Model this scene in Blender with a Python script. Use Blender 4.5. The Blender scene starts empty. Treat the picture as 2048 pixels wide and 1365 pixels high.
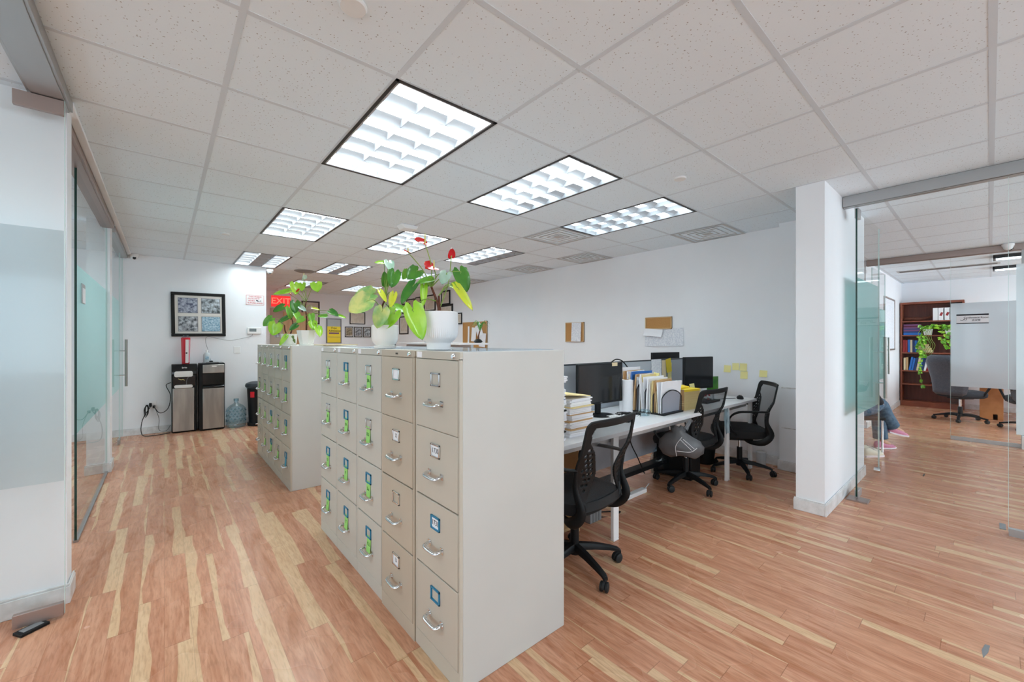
import bpy, bmesh, math, random
from mathutils import Vector, Matrix
R = math.radians
rnd = random.Random(7)
scene = bpy.context.scene
COL = scene.collection

# ------------------------------------------------------------------ camera, world, exposure
HC = 1.36                      # eye height
CEIL = 2.606                   # ceiling height
cam_d = bpy.data.cameras.new('camera'); cam = bpy.data.objects.new('camera', cam_d); COL.objects.link(cam)
cam.location = (0, 0, HC)
cam.rotation_euler = (R(90), 0, R(-40.458))
cam_d.sensor_width = 36; cam_d.lens = 815.3 / 2048 * 36
cam_d.clip_start = 0.05; cam_d.clip_end = 60
scene.camera = cam
scene.view_settings.view_transform = 'Standard'
scene.view_settings.look = 'None'
scene.view_settings.gamma = 1.0
scene.view_settings.use_curve_mapping = False
scene.view_settings.exposure = 0.86
world = bpy.data.worlds.new('world'); scene.world = world; world.use_nodes = True
bg = world.node_tree.nodes['Background']; bg.inputs[0].default_value = (0.75, 0.85, 1.0, 1); bg.inputs[1].default_value = 1.0
scene.cycles.max_bounces = 14; scene.cycles.diffuse_bounces = 9; scene.cycles.transmission_bounces = 10
scene.cycles.transparent_max_bounces = 16; scene.cycles.glossy_bounces = 4
scene.cycles.use_denoising = True
scene.cycles.sample_clamp_indirect = 6.0
scene.cycles.caustics_reflective = False; scene.cycles.caustics_refractive = False
LAMP = 11.5                     # radiance of the fluorescent troffers
DAY = 3.1                      # radiance of the daylit windows and the added left-hand ones

# ------------------------------------------------------------------ materials
def lin(c):
    return tuple((x / 12.92 if x <= .04045 else ((x + .055) / 1.055) ** 2.4) for x in c)
def rgb(r, g, b): return lin((r / 255, g / 255, b / 255)) + (1,)
def mat(name, col, rough=.5, metal=0, spec=.5, **kw):
    m = bpy.data.materials.new(name); m.use_nodes = True
    b = m.node_tree.nodes['Principled BSDF']
    b.inputs['Base Color'].default_value = col; b.inputs['Roughness'].default_value = rough
    b.inputs['Metallic'].default_value = metal; b.inputs['Specular IOR Level'].default_value = spec
    for k, v in kw.items(): b.inputs[k.replace('_', ' ')].default_value = v
    return m
def nodes(m): return m.node_tree.nodes, m.node_tree.links, m.node_tree.nodes['Principled BSDF']
def noisy(name, c1, c2, scale=20, rough=.5, bump=0, detail=4, metal=0, stretch=None, spec=.5, bscale=None):
    """principled material whose colour wanders between two tones"""
    m = mat(name, c1, rough, metal, spec); n, l, b = nodes(m)
    tc = n.new('ShaderNodeTexCoord'); mp = n.new('ShaderNodeMapping'); no = n.new('ShaderNodeTexNoise')
    if stretch: mp.inputs['Scale'].default_value = stretch
    l.new(tc.outputs['Object'], mp.inputs[0]); l.new(mp.outputs[0], no.inputs['Vector'])
    no.inputs['Scale'].default_value = scale; no.inputs['Detail'].default_value = detail
    r = n.new('ShaderNodeValToRGB'); r.color_ramp.elements[0].color = c1; r.color_ramp.elements[1].color = c2
    r.color_ramp.elements[0].position = .35; r.color_ramp.elements[1].position = .65
    l.new(no.outputs['Fac'], r.inputs[0]); l.new(r.outputs[0], b.inputs['Base Color'])
    if bump:
        bp = n.new('ShaderNodeBump'); bp.inputs['Strength'].default_value = bump; bp.inputs['Distance'].default_value = .003
        l.new(no.outputs['Fac'], bp.inputs['Height']); l.new(bp.outputs[0], b.inputs['Normal'])
    return m
def emit(name, col, s):
    m = bpy.data.materials.new(name); m.use_nodes = True; n = m.node_tree.nodes; n.clear()
    e = n.new('ShaderNodeEmission'); o = n.new('ShaderNodeOutputMaterial')
    e.inputs[0].default_value = col; e.inputs[1].default_value = s
    m.node_tree.links.new(e.outputs[0], o.inputs[0]); return m
def glassy(name, tint, gloss=.08, rough=0.0):
    """thin sheet glass: clear with a faint mirror"""
    m = bpy.data.materials.new(name); m.use_nodes = True; n = m.node_tree.nodes; l = m.node_tree.links; n.clear()
    t = n.new('ShaderNodeBsdfTransparent'); t.inputs[0].default_value = tint
    g = n.new('ShaderNodeBsdfGlossy'); g.inputs['Roughness'].default_value = rough
    f = n.new('ShaderNodeFresnel'); f.inputs[0].default_value = 1.45
    mu = n.new('ShaderNodeMath'); mu.operation = 'MULTIPLY'; mu.inputs[1].default_value = gloss * 10
    cl = n.new('ShaderNodeMath'); cl.operation = 'MINIMUM'; cl.inputs[1].default_value = .35
    mx = n.new('ShaderNodeMixShader'); o = n.new('ShaderNodeOutputMaterial')
    l.new(f.outputs[0], mu.inputs[0]); l.new(mu.outputs[0], cl.inputs[0]); l.new(cl.outputs[0], mx.inputs[0])
    l.new(t.outputs[0], mx.inputs[1]); l.new(g.outputs[0], mx.inputs[2]); l.new(mx.outputs[0], o.inputs[0])
    return m
def frosted(name, col, clear=.12):
    m = bpy.data.materials.new(name); m.use_nodes = True; n = m.node_tree.nodes; l = m.node_tree.links; n.clear()
    t = n.new('ShaderNodeBsdfTranslucent'); t.inputs[0].default_value = col
    d = n.new('ShaderNodeBsdfDiffuse'); d.inputs[0].default_value = col
    g = n.new('ShaderNodeBsdfGlossy'); g.inputs['Roughness'].default_value = .12; g.inputs[0].default_value = (.9, .95, 1, 1)
    tr = n.new('ShaderNodeBsdfTransparent'); tr.inputs[0].default_value = col
    a = n.new('ShaderNodeMixShader'); a.inputs[0].default_value = .38
    b = n.new('ShaderNodeMixShader'); b.inputs[0].default_value = clear
    c = n.new('ShaderNodeMixShader'); c.inputs[0].default_value = .07
    o = n.new('ShaderNodeOutputMaterial')
    l.new(t.outputs[0], a.inputs[1]); l.new(d.outputs[0], a.inputs[2]); l.new(a.outputs[0], b.inputs[1]); l.new(tr.outputs[0], b.inputs[2])
    l.new(b.outputs[0], c.inputs[1]); l.new(g.outputs[0], c.inputs[2]); l.new(c.outputs[0], o.inputs[0])
    return m

def floor_material():
    m = mat('laminate_floor', rgb(196, 146, 112), .28, 0, .38); n, l, b = nodes(m)
    def math_(op, a, b_=None, c=None):
        x = n.new('ShaderNodeMath'); x.operation = op
        for i, v in enumerate((a, b_, c)):
            if v is None: continue
            if isinstance(v, (int, float)): x.inputs[i].default_value = v
            else: l.new(v, x.inputs[i])
        return x.outputs[0]
    tc = n.new('ShaderNodeTexCoord'); sp = n.new('ShaderNodeSeparateXYZ'); l.new(tc.outputs['Object'], sp.inputs[0])
    X, Y = sp.outputs[0], sp.outputs[1]
    W, L = .1, .98
    xs = math_('DIVIDE', math_('ADD', X, 50.0), W); si = math_('FLOOR', xs); fx = math_('FRACT', xs)
    def hash1(v, k):
        w = n.new('ShaderNodeTexWhiteNoise'); w.noise_dimensions = '1D'; l.new(math_('ADD', v, k), w.inputs['W']); return w
    off = hash1(si, .37).outputs['Value']
    ys = math_('ADD', math_('DIVIDE', math_('ADD', Y, 50.0), L), math_('MULTIPLY', off, 7.0)); bi = math_('FLOOR', ys); fy = math_('FRACT', ys)
    idv = math_('ADD', math_('MULTIPLY', si, 13.37), math_('MULTIPLY', bi, 3.71))
    h = hash1(idv, 0.0); rv = h.outputs['Value']; h2 = hash1(idv, 91.3).outputs['Value']; h3 = hash1(idv, 47.9).outputs['Value']
    # grain coordinates, shifted per board
    cb = n.new('ShaderNodeCombineXYZ')
    l.new(math_('ADD', math_('MULTIPLY', X, 1.0), math_('MULTIPLY', rv, 31.0)), cb.inputs[0])
    l.new(math_('MULTIPLY', Y, .12), cb.inputs[1]); l.new(math_('MULTIPLY', h2, 9.0), cb.inputs[2])
    g1 = n.new('ShaderNodeTexNoise'); g1.inputs['Scale'].default_value = 22; g1.inputs['Detail'].default_value = 6; g1.inputs['Distortion'].default_value = 1.2; l.new(cb.outputs[0], g1.inputs['Vector'])
    g2 = n.new('ShaderNodeTexNoise'); g2.inputs['Scale'].default_value = 120; g2.inputs['Detail'].default_value = 3; l.new(cb.outputs[0], g2.inputs['Vector'])
    # sapwood streak with a wandering edge
    cb2 = n.new('ShaderNodeCombineXYZ'); l.new(math_('MULTIPLY', Y, 1.2), cb2.inputs[1]); l.new(math_('MULTIPLY', rv, 57.0), cb2.inputs[0])
    g3 = n.new('ShaderNodeTexNoise'); g3.inputs['Scale'].default_value = 1.0; g3.inputs['Detail'].default_value = 2; l.new(cb2.outputs[0], g3.inputs['Vector'])
    wob = math_('MULTIPLY', math_('SUBTRACT', g3.outputs['Fac'], .5), 1.15)
    side = math_('GREATER_THAN', h2, .5)
    fx2 = math_('ABSOLUTE', math_('SUBTRACT', fx, side))
    pos = math_('ADD', fx2, wob)
    lim = math_('SUBTRACT', math_('MULTIPLY', math_('POWER', h3, 2.0), .78), .10)
    sap = math_('LESS_THAN', pos, lim)
    # heartwood tone per board
    r1 = n.new('ShaderNodeValToRGB'); e = r1.color_ramp.elements
    e[0].position = 0; e[0].color = rgb(184, 130, 102); e[1].position = 1; e[1].color = rgb(212, 162, 134)
    x = e.new(.4); x.color = rgb(198, 142, 118); x = e.new(.75); x.color = rgb(206, 152, 126)
    l.new(rv, r1.inputs[0])
    r2 = n.new('ShaderNodeValToRGB'); e = r2.color_ramp.elements; e[0].position = .3; e[0].color = rgb(172, 114, 84); e[1].position = .62; e[1].color = rgb(216, 166, 138)
    l.new(g1.outputs['Fac'], r2.inputs[0])
    mx = n.new('ShaderNodeMix'); mx.data_type = 'RGBA'; mx.inputs[0].default_value = .62
    l.new(r1.outputs[0], mx.inputs[6]); l.new(r2.outputs[0], mx.inputs[7])
    r3 = n.new('ShaderNodeValToRGB'); e = r3.color_ramp.elements; e[0].position = .3; e[0].color = rgb(214, 176, 142); e[1].position = .7; e[1].color = rgb(224, 190, 156)
    l.new(g1.outputs['Fac'], r3.inputs[0])
    ms = n.new('ShaderNodeMix'); ms.data_type = 'RGBA'; l.new(sap, ms.inputs[0]); l.new(mx.outputs[2], ms.inputs[6]); l.new(r3.outputs[0], ms.inputs[7])
    # fine pores
    mp = n.new('ShaderNodeMix'); mp.data_type = 'RGBA'; mp.blend_type = 'MULTIPLY'; mp.inputs[0].default_value = .5
    rp = n.new('ShaderNodeValToRGB'); rp.color_ramp.elements[0].position = .35; rp.color_ramp.elements[0].color = (.68, .64, .60, 1); rp.color_ramp.elements[1].position = .55
    l.new(g2.outputs['Fac'], rp.inputs[0]); l.new(ms.outputs[2], mp.inputs[6]); l.new(rp.outputs[0], mp.inputs[7])
    # joints
    ex = math_('LESS_THAN', math_('MINIMUM', fx, math_('SUBTRACT', 1.0, fx)), .012)
    ey = math_('LESS_THAN', math_('MINIMUM', fy, math_('SUBTRACT', 1.0, fy)), .0014)
    jt = math_('MAXIMUM', math_('MULTIPLY', ex, .22), math_('MULTIPLY', ey, .5))
    mj = n.new('ShaderNodeMix'); mj.data_type = 'RGBA'; l.new(jt, mj.inputs[0]); l.new(mp.outputs[2], mj.inputs[6]); mj.inputs[7].default_value = rgb(110, 72, 52)
    hs = n.new('ShaderNodeHueSaturation'); hs.inputs['Saturation'].default_value = FLOOR_SAT; hs.inputs['Value'].default_value = FLOOR_VAL
    l.new(mj.outputs[2], hs.inputs['Color']); l.new(hs.outputs[0], b.inputs['Base Color'])
    ng = n.new('ShaderNodeTexNoise'); ng.inputs['Scale'].default_value = 2.2; l.new(tc.outputs['Object'], ng.inputs['Vector'])
    mr = n.new('ShaderNodeMapRange'); mr.inputs[3].default_value = .2; mr.inputs[4].default_value = .34
    l.new(ng.outputs['Fac'], mr.inputs[0]); l.new(mr.outputs[0], b.inputs['Roughness'])
    return m
FLOOR_SAT, FLOOR_VAL = 1.08, .97

def ceiling_tile_material():
    m = mat('ceiling_tile', rgb(229, 240, 247), .9, 0, .2); n, l, b = nodes(m)
    tc = n.new('ShaderNodeTexCoord'); v = n.new('ShaderNodeTexVoronoi'); v.inputs['Scale'].default_value = 62
    l.new(tc.outputs['Object'], v.inputs['Vector'])
    no = n.new('ShaderNodeTexNoise'); no.inputs['Scale'].default_value = 90; l.new(tc.outputs['Object'], no.inputs['Vector'])
    lt = n.new('ShaderNodeMath'); lt.operation = 'ADD'; l.new(v.outputs['Distance'], lt.inputs[0])
    ms = n.new('ShaderNodeMath'); ms.operation = 'MULTIPLY'; ms.inputs[1].default_value = .5; l.new(no.outputs['Fac'], ms.inputs[0]); l.new(ms.outputs[0], lt.inputs[1])
    r = n.new('ShaderNodeValToRGB'); r.color_ramp.elements[0].position = .34; r.color_ramp.elements[0].color = rgb(168, 168, 168)
    r.color_ramp.elements[1].position = .41; r.color_ramp.elements[1].color = rgb(229, 240, 247)
    l.new(lt.outputs[0], r.inputs[0]); l.new(r.outputs[0], b.inputs['Base Color'])
    return m

def wall_material(name, c):
    c = rgb(*c)
    return noisy(name, c, tuple(x * .965 for x in c[:3]) + (1,), 1.3, .62, 0, 3, spec=.25)
M = {}
M['floor'] = floor_material()
M['tile'] = ceiling_tile_material()
M['tee'] = mat('ceiling_tee_paint', rgb(208, 217, 224), .5)
M['wall'] = wall_material('painted_wall', (240, 242, 245))
M['trimw'] = noisy('scuffed_white_trim', rgb(230, 231, 232), rgb(205, 205, 204), 14, .4, 0, 6)
M['scuff'] = noisy('scuff_marks', rgb(190, 188, 185), rgb(225, 225, 225), 30, .7)
M['alum'] = mat('brushed_aluminium', rgb(178, 178, 178), .38, .9)
M['bronze'] = mat('brushed_bronze_steel', rgb(168, 152, 146), .4, .85)
M['steel'] = noisy('brushed_stainless', rgb(178, 172, 166), rgb(150, 145, 140), 9, .34, 0, 3, .95, (1, 60, .15))
M['chrome'] = mat('polished_chrome', rgb(225, 225, 226), .12, 1)
M['glass'] = glassy('clear_glass', (.93, .965, .955, 1), .06)
M['glassc'] = glassy('clear_glass_light', (.97, .985, .98, 1), .05)
M['gedge'] = mat('green_glass_edge', rgb(20, 58, 50), .15, 0, .6)
M['gedgel'] = mat('pale_glass_edge', rgb(205, 228, 224), .2, 0, .6)
M['frost_t'] = frosted('frosted_film_teal', rgb(182, 222, 218), .12)
M['frost_b'] = frosted('frosted_film_blue', rgb(222, 232, 236), .06)
M['frost_w'] = frosted('frosted_film_white', rgb(190, 192, 196), .14)
M['black'] = mat('black_plastic', rgb(15, 16, 18), .5, 0, .3)
M['blackg'] = mat('gloss_black_plastic', rgb(12, 12, 13), .1)
M['rubber'] = mat('black_rubber', rgb(22, 23, 25), .6)
M['fabric'] = noisy('black_seat_fabric', rgb(20, 20, 22), rgb(30, 30, 32), 300, .9, .4)
M['dgrey'] = mat('dark_grey_plastic', rgb(52, 58, 64), .45)
M['white'] = mat('white_plastic', rgb(236, 236, 236), .4)
M['paper'] = mat('white_paper', rgb(240, 240, 243), .8)
M['paper2'] = noisy('printed_paper', rgb(236, 238, 242), rgb(208, 213, 222), 60, .8)
M['manila'] = mat('manila_card', rgb(226, 205, 148), .75)
M['tan'] = mat('tan_card', rgb(196, 158, 112), .75)
M['yellow'] = mat('yellow_paper', rgb(242, 214, 60), .75)
M['pyellow'] = mat('pale_yellow_note', rgb(240, 230, 158), .8)
M['green_note'] = mat('green_note', rgb(160, 222, 120), .8)
M['blue_note'] = mat('blue_note', rgb(86, 172, 200), .8)
M['ink'] = mat('ink', rgb(40, 42, 50), .8)
M['gink'] = mat('green_note_pen', rgb(70, 120, 60), .8)
M['putty'] = noisy('putty_steel', rgb(199, 196, 186), rgb(194, 191, 181), 3, .42)
M['puttyf'] = noisy('putty_steel_front', rgb(197, 190, 176), rgb(192, 185, 171), 3, .38)
M['tanp'] = noisy('tan_steel', rgb(190, 178, 160), rgb(185, 173, 155), 3, .4)
M['side'] = noisy('putty_steel_side', rgb(202, 201, 196), rgb(198, 197, 192), 2, .45)
M['gap'] = mat('dark_gap', rgb(60, 56, 48), .8)
M['bluep'] = mat('blue_label_holder', rgb(30, 128, 168), .35)
M['greyp'] = mat('grey_partition_panel', rgb(178, 184, 192), .75)
M['desk'] = noisy('white_desk_laminate', rgb(236, 236, 238), rgb(226, 227, 230), 4, .3)
M['dpanel'] = noisy('grey_modesty_panel', rgb(190, 193, 200), rgb(160, 164, 172), 3, .5)
M['screen'] = mat('monitor_screen', rgb(30, 32, 35), .12, 0, .5)
M['cork'] = noisy('cork', rgb(196, 148, 92), rgb(176, 128, 74), 160, .9)
M['oak'] = mat('pale_wood_edge', rgb(206, 172, 128), .5)
M['mahog'] = noisy('reddish_brown_wood', rgb(112, 58, 44), rgb(96, 46, 34), 5, .4, 0, 4, 0, (6, 6, .5))
M['mahoge'] = noisy('reddish_brown_edge', rgb(146, 82, 58), rgb(126, 66, 46), 5, .4)
M['leather'] = noisy('grey_leather', rgb(78, 80, 90), rgb(66, 68, 78), 40, .42, .3)
M['oaktable'] = noisy('orange_wood', rgb(196, 132, 78), rgb(176, 112, 62), 6, .35, 0, 4, 0, (8, 1, 1))
M['soil'] = noisy('dark_soil', rgb(50, 38, 28), rgb(78, 60, 44), 60, .95, .6)
M['pot'] = mat('white_glazed_ceramic', rgb(240, 238, 232), .25)
M['potm'] = mat('white_matte_ceramic', rgb(236, 235, 236), .5)
M['stem'] = noisy('green_stem', rgb(140, 168, 72), rgb(110, 140, 56), 20, .5)
M['bark'] = noisy('brown_stem', rgb(110, 58, 42), rgb(78, 44, 30), 60, .8, .5)
M['red'] = mat('red_spathe', rgb(214, 20, 34), .25)
M['red'].node_tree.nodes['Principled BSDF'].inputs['Coat Weight'].default_value = .5
M['maroon'] = mat('maroon_spathe', rgb(90, 26, 50), .4)
M['spad'] = mat('yellow_green_spadix', rgb(206, 200, 110), .6)
M['redp'] = mat('red_plastic', rgb(206, 24, 44), .4)
M['pinkp'] = mat('pink_plastic', rgb(232, 150, 170), .4)
M['bottle'] = glassy('blue_tinted_plastic', (.80, .90, .94, 1), .12, .08)
M['bfrost'] = mat('translucent_bottle', rgb(214, 222, 226), .3, 0, .5, Alpha=.75)
M['pframe'] = noisy('black_wood_frame', rgb(20, 19, 19), rgb(28, 27, 26), 60, .5, spec=.3)
M['brframe'] = mat('dark_brown_frame', rgb(58, 34, 30), .35)
M['matb'] = mat('cream_mat_board', rgb(226, 222, 216), .85)
M['cert'] = noisy('certificate_paper', rgb(222, 214, 202), rgb(206, 196, 182), 12, .7)
M['photo1'] = noisy('blue_grey_photo', rgb(70, 78, 104), rgb(182, 188, 204), 34, .3, 0, 6)
M['photo2'] = noisy('dark_tree_photo', rgb(60, 66, 66), rgb(208, 218, 226), 22, .3, 0, 5)
M['photo3'] = noisy('monochrome_photo', rgb(54, 58, 66), rgb(204, 208, 214), 26, .3, 0, 6)
M['photo4'] = noisy('light_blue_photo', rgb(104, 150, 178), rgb(190, 214, 226), 46, .3, 0, 6)
M['photo5'] = noisy('sepia_photo', rgb(96, 84, 66), rgb(180, 164, 136), 30, .4)
M['blueb'] = mat('blue_book_cover', rgb(36, 108, 190), .5)
M['dblue'] = mat('navy_book_cover', rgb(38, 60, 110), .5)
M['redb'] = mat('red_book_cover', rgb(150, 40, 42), .5)
M['purple'] = mat('purple_book_cover', rgb(118, 72, 112), .5)
M['cream'] = mat('cream_book_cover', rgb(224, 206, 168), .6)
M['greenb'] = mat('green_folder', rgb(96, 122, 60), .6)
M['wooddoor'] = noisy('light_wood_door', rgb(206, 168, 124), rgb(190, 150, 106), 5, .45, 0, 4, 0, (6, 6, .4))
M['signred'] = mat('sign_red', rgb(206, 52, 66), .5)
M['exitred'] = emit('lit_exit_red', rgb(255, 110, 90), .9)
M['lcd'] = mat('grey_lcd', rgb(104, 112, 112), .25)
M['orange'] = mat('orange_plastic', rgb(220, 84, 40), .4)
M['grey'] = mat('mid_grey_plastic', rgb(128, 128, 130), .5)
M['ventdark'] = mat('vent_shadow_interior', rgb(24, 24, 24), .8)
M['capw'] = mat('sprinkler_cover_paint', rgb(226, 228, 228), .5)
M['ventw'] = mat('vent_white_paint', rgb(186, 185, 184), .5)
M['lamp'] = emit('fluorescent_panel', (.82, .945, .98, 1), LAMP)
M['lampoff'] = mat('unlit_lamp_reflector', rgb(205, 207, 209), .35)
M['lampdim'] = emit('dim_fluorescent_panel', (.76, .91, .98, 1), LAMP * .38)
M['blade'] = mat('greyed_louvre', rgb(176, 179, 184), .25, 0, .5)  # white louvre greyed: the cell shading is put into its colour
M['skin'] = noisy('skin', rgb(206, 158, 130), rgb(198, 148, 120), 12, .5)
M['denim'] = noisy('blue_denim', rgb(70, 96, 120), rgb(100, 128, 150), 26, .85, .3)
M['dark_cloth'] = noisy('dark_cloth', rgb(34, 36, 44), rgb(44, 46, 54), 30, .9)
M['pink'] = noisy('pink_knit_shoe', rgb(222, 150, 176), rgb(208, 134, 162), 90, .7, .3)
M['sole'] = mat('white_shoe_sole', rgb(240, 232, 236), .5)
M['hair'] = mat('black_hair', rgb(24, 20, 20), .5)
M['shoecream'] = mat('cream_shoe', rgb(232, 226, 206), .6)
M['bag'] = mat('dark_grey_plastic_bag', rgb(88, 88, 90), .35, 0, .5)
M['bagw'] = mat('white_bag_print', rgb(232, 232, 234), .4)
M['acry'] = glassy('clear_acrylic', (.90, .94, .98, 1), .12)
M['windowlo'] = emit('dimmed_pane_glow', (.72, .88, .98, 1), DAY * .5)  # dim glow for the added left-hand panes and one front window
M['windowhi'] = emit('open_daylight', (.78, .91, 1.0, 1), DAY * 1.6)
M['exitback'] = emit('lit_exit_panel', rgb(255, 60, 60), .55)
M['window'] = emit('daylight_sky', (.72, .88, .98, 1), DAY)
def leafmat(name, c1, c2, rough=.22, scale=9):
    m = noisy(name, rgb(*c1), rgb(*c2), scale, rough); b = m.node_tree.nodes['Principled BSDF']
    b.inputs['Subsurface Weight'].default_value = 0; b.inputs['Coat Weight'].default_value = .25
    return m
LEAF = {'d': leafmat('dark_green_leaf', (46, 112, 38), (84, 150, 48)), 'g': leafmat('mid_green_leaf', (92, 158, 48), (130, 188, 60)),
        'l': leafmat('lime_green_leaf', (138, 198, 44), (176, 220, 70)), 'y': leafmat('yellow_leaf', (220, 222, 60), (196, 214, 60)),
        'v': leafmat('variegated_leaf', (214, 214, 130), (126, 176, 96), .3, 14), 'p': leafmat('pale_shiny_leaf', (150, 184, 160), (196, 214, 200), .15)}
# dark mesh that lets half the light through
def meshmat(name, col, a):
    m = mat(name, col, .7); n, l, b = nodes(m)
    tc = n.new('ShaderNodeTexCoord'); w = n.new('ShaderNodeTexChecker'); w.inputs['Scale'].default_value = 700
    b.inputs['Alpha'].default_value = a
    return m
M['mesh'] = meshmat('black_back_mesh', rgb(16, 18, 21), .6)
M['wiremesh'] = meshmat('dark_wire_mesh', rgb(84, 90, 112), .45)

# ------------------------------------------------------------------ mesh helpers
def bm_new(): return bmesh.new()
def box(bm, x0, x1, y0, y1, z0, z1, mx=None):
    vs = [bm.verts.new((x, y, z)) for x in (x0, x1) for y in (y0, y1) for z in (z0, z1)]
    if mx is not None:
        for v in vs: v.co = mx @ v.co
    for f in ((0, 1, 3, 2), (4, 6, 7, 5), (0, 4, 5, 1), (2, 3, 7, 6), (0, 2, 6, 4), (1, 5, 7, 3)):
        bm.faces.new([vs[i] for i in f])
    return vs
def rot(ax, ang, at=(0, 0, 0)):
    return Matrix.Translation(at) @ Matrix.Rotation(R(ang), 4, ax) @ Matrix.Translation(-Vector(at))
def lathe(bm, prof, seg=32, at=(0, 0, 0), mx=None, squash=1):
    at = Vector(at); rings = []
    for r, z in prof:
        if r <= 1e-6: ring = [bm.verts.new(at + Vector((0, 0, z)))]
        else: ring = [bm.verts.new(at + Vector((r * math.cos(2 * math.pi * i / seg), squash * r * math.sin(2 * math.pi * i / seg), z))) for i in range(seg)]
        rings.append(ring)
    for a, b in zip(rings, rings[1:]):
        for i in range(seg):
            j = (i + 1) % seg
            f = [a[i % len(a)], a[j % len(a)], b[j % len(b)], b[i % len(b)]]
            u = []
            for v in f:
                if v not in u: u.append(v)
            if len(u) > 2:
                try: bm.faces.new(u)
                except ValueError: pass
    if mx is not None:
        for ring in rings:
            for v in ring: v.co = mx @ v.co
def catmull(pts, n=6):
    pts = [Vector(p) for p in pts]
    if len(pts) < 3: return pts
    out = []
    P = [pts[0] * 2 - pts[1]] + pts + [pts[-1] * 2 - pts[-2]]
    for i in range(1, len(P) - 2):
        for k in range(n):
            t = k / n
            out.append(.5 * ((2 * P[i]) + (-P[i - 1] + P[i + 1]) * t + (2 * P[i - 1] - 5 * P[i] + 4 * P[i + 1] - P[i + 2]) * t * t + (-P[i - 1] + 3 * P[i] - 3 * P[i + 1] + P[i + 2]) * t ** 3))
    out.append(pts[-1]); return out
def tube(bm, pts, r, seg=8, smooth=True, n=6, flat=1.0, up=None):
    """round or flattened tube along a path; r is a number or a list of radii per control point"""
    ctrl = pts; pts = catmull(pts, n) if smooth else [Vector(p) for p in pts]
    N = len(pts)
    if isinstance(r, (int, float)): rr = [r] * N
    else:
        rr = []
        for i in range(N):
            t = i / (N - 1) * (len(r) - 1); k = min(int(t), len(r) - 2); rr.append(r[k] + (r[k + 1] - r[k]) * (t - k))
    prev = None; rings = []
    for i, p in enumerate(pts):
        d = (pts[min(i + 1, N - 1)] - pts[max(i - 1, 0)]).normalized()
        if prev is None:
            a = Vector(up) if up else (Vector((0, 0, 1)) if abs(d.z) < .9 else Vector((1, 0, 0)))
        else: a = prev
        s = d.cross(a)
        if s.length < 1e-6: s = d.orthogonal()
        s.normalize(); a = s.cross(d).normalized(); prev = a
        rings.append([bm.verts.new(p + (s * math.cos(2 * math.pi * k / seg) + a * flat * math.sin(2 * math.pi * k / seg)) * rr[i]) for k in range(seg)])
    for a, b in zip(rings, rings[1:]):
        for k in range(seg): bm.faces.new([a[k], a[(k + 1) % seg], b[(k + 1) % seg], b[k]])
    bm.faces.new(rings[0][::-1]); bm.faces.new(rings[-1])
def prism(bm, poly, axis, lo, hi):
    """extrude a 2-D outline along an axis"""
    def P(a, b, c): return {'x': (c, a, b), 'y': (a, c, b), 'z': (a, b, c)}[axis]
    A = [bm.verts.new(P(a, b, lo)) for a, b in poly]; B = [bm.verts.new(P(a, b, hi)) for a, b in poly]
    bm.faces.new(A); bm.faces.new(B[::-1]); n = len(poly)
    for i in range(n): bm.faces.new([A[i], B[i], B[(i + 1) % n], A[(i + 1) % n]])
def sheet(bm, fn, nu, nv, th=0):
    g = [[bm.verts.new(fn(i / nu, j / nv)) for j in range(nv + 1)] for i in range(nu + 1)]
    for i in range(nu):
        for j in range(nv): bm.faces.new([g[i][j], g[i + 1][j], g[i + 1][j + 1], g[i][j + 1]])
def rrect(w, h, r, n=5, cx=0, cy=0):
    out = []
    for sx, sy, a0 in ((1, 1, 0), (-1, 1, 90), (-1, -1, 180), (1, -1, 270)):
        for k in range(n + 1):
            a = R(a0 + 90 * k / n); out.append((cx + sx * (w / 2 - r) + r * math.cos(a), cy + sy * (h / 2 - r) + r * math.sin(a)))
    return out
def obj(name, bm, m, parent=None, loc=None, smooth=False, bevel=0, sub=0, solid=0, seg=2):
    me = bpy.data.meshes.new(name); bmesh.ops.recalc_face_normals(bm, faces=bm.faces); bm.to_mesh(me); bm.free()
    ms = m if isinstance(m, (list, tuple)) else [m]
    for x in ms: me.materials.append(M[x] if isinstance(x, str) else x)
    o = bpy.data.objects.new(name, me); COL.objects.link(o)
    if parent: o.parent = parent
    if loc: o.location = loc
    if smooth:
        for p in me.polygons: p.use_smooth = True
        if smooth != 'all': me.set_sharp_from_angle(angle=R(38))
    if solid:
        s = o.modifiers.new('solid', 'SOLIDIFY'); s.thickness = solid; s.offset = 0
    if bevel:
        b = o.modifiers.new('bevel', 'BEVEL'); b.width = bevel; b.segments = seg; b.limit_method = 'ANGLE'; b.angle_limit = R(40)
        if not smooth:
            for p in me.polygons: p.use_smooth = True
            me.set_sharp_from_angle(angle=R(38))
    if sub:
        s = o.modifiers.new('sub', 'SUBSURF'); s.levels = sub; s.render_levels = sub
    return o
def boxo(name, x0, x1, y0, y1, z0, z1, m, parent=None, bevel=0, mx=None):
    bm = bm_new(); box(bm, x0, x1, y0, y1, z0, z1, mx); return obj(name, bm, m, parent, bevel=bevel)
def tag(o, label, cat, group=None, kind=None):
    if label: o['label'] = label
    if cat: o['category'] = cat
    if group: o['group'] = group
    if kind: o['kind'] = kind
    return o
def thing(name, label, cat, loc=(0, 0, 0), rz=0, group=None):
    o = bpy.data.objects.new(name, None); COL.objects.link(o); o.empty_display_size = .1
    o.location = loc; o.rotation_euler = (0, 0, R(rz)); return tag(o, label, cat, group)
def struct(name, bm, m, **k):
    o = obj(name, bm, m, **k); o['kind'] = 'structure'; return o
def structb(name, x0, x1, y0, y1, z0, z1, m, bevel=0):
    bm = bm_new(); box(bm, x0, x1, y0, y1, z0, z1); o = obj(name, bm, m, bevel=bevel); o['kind'] = 'structure'; return o
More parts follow.
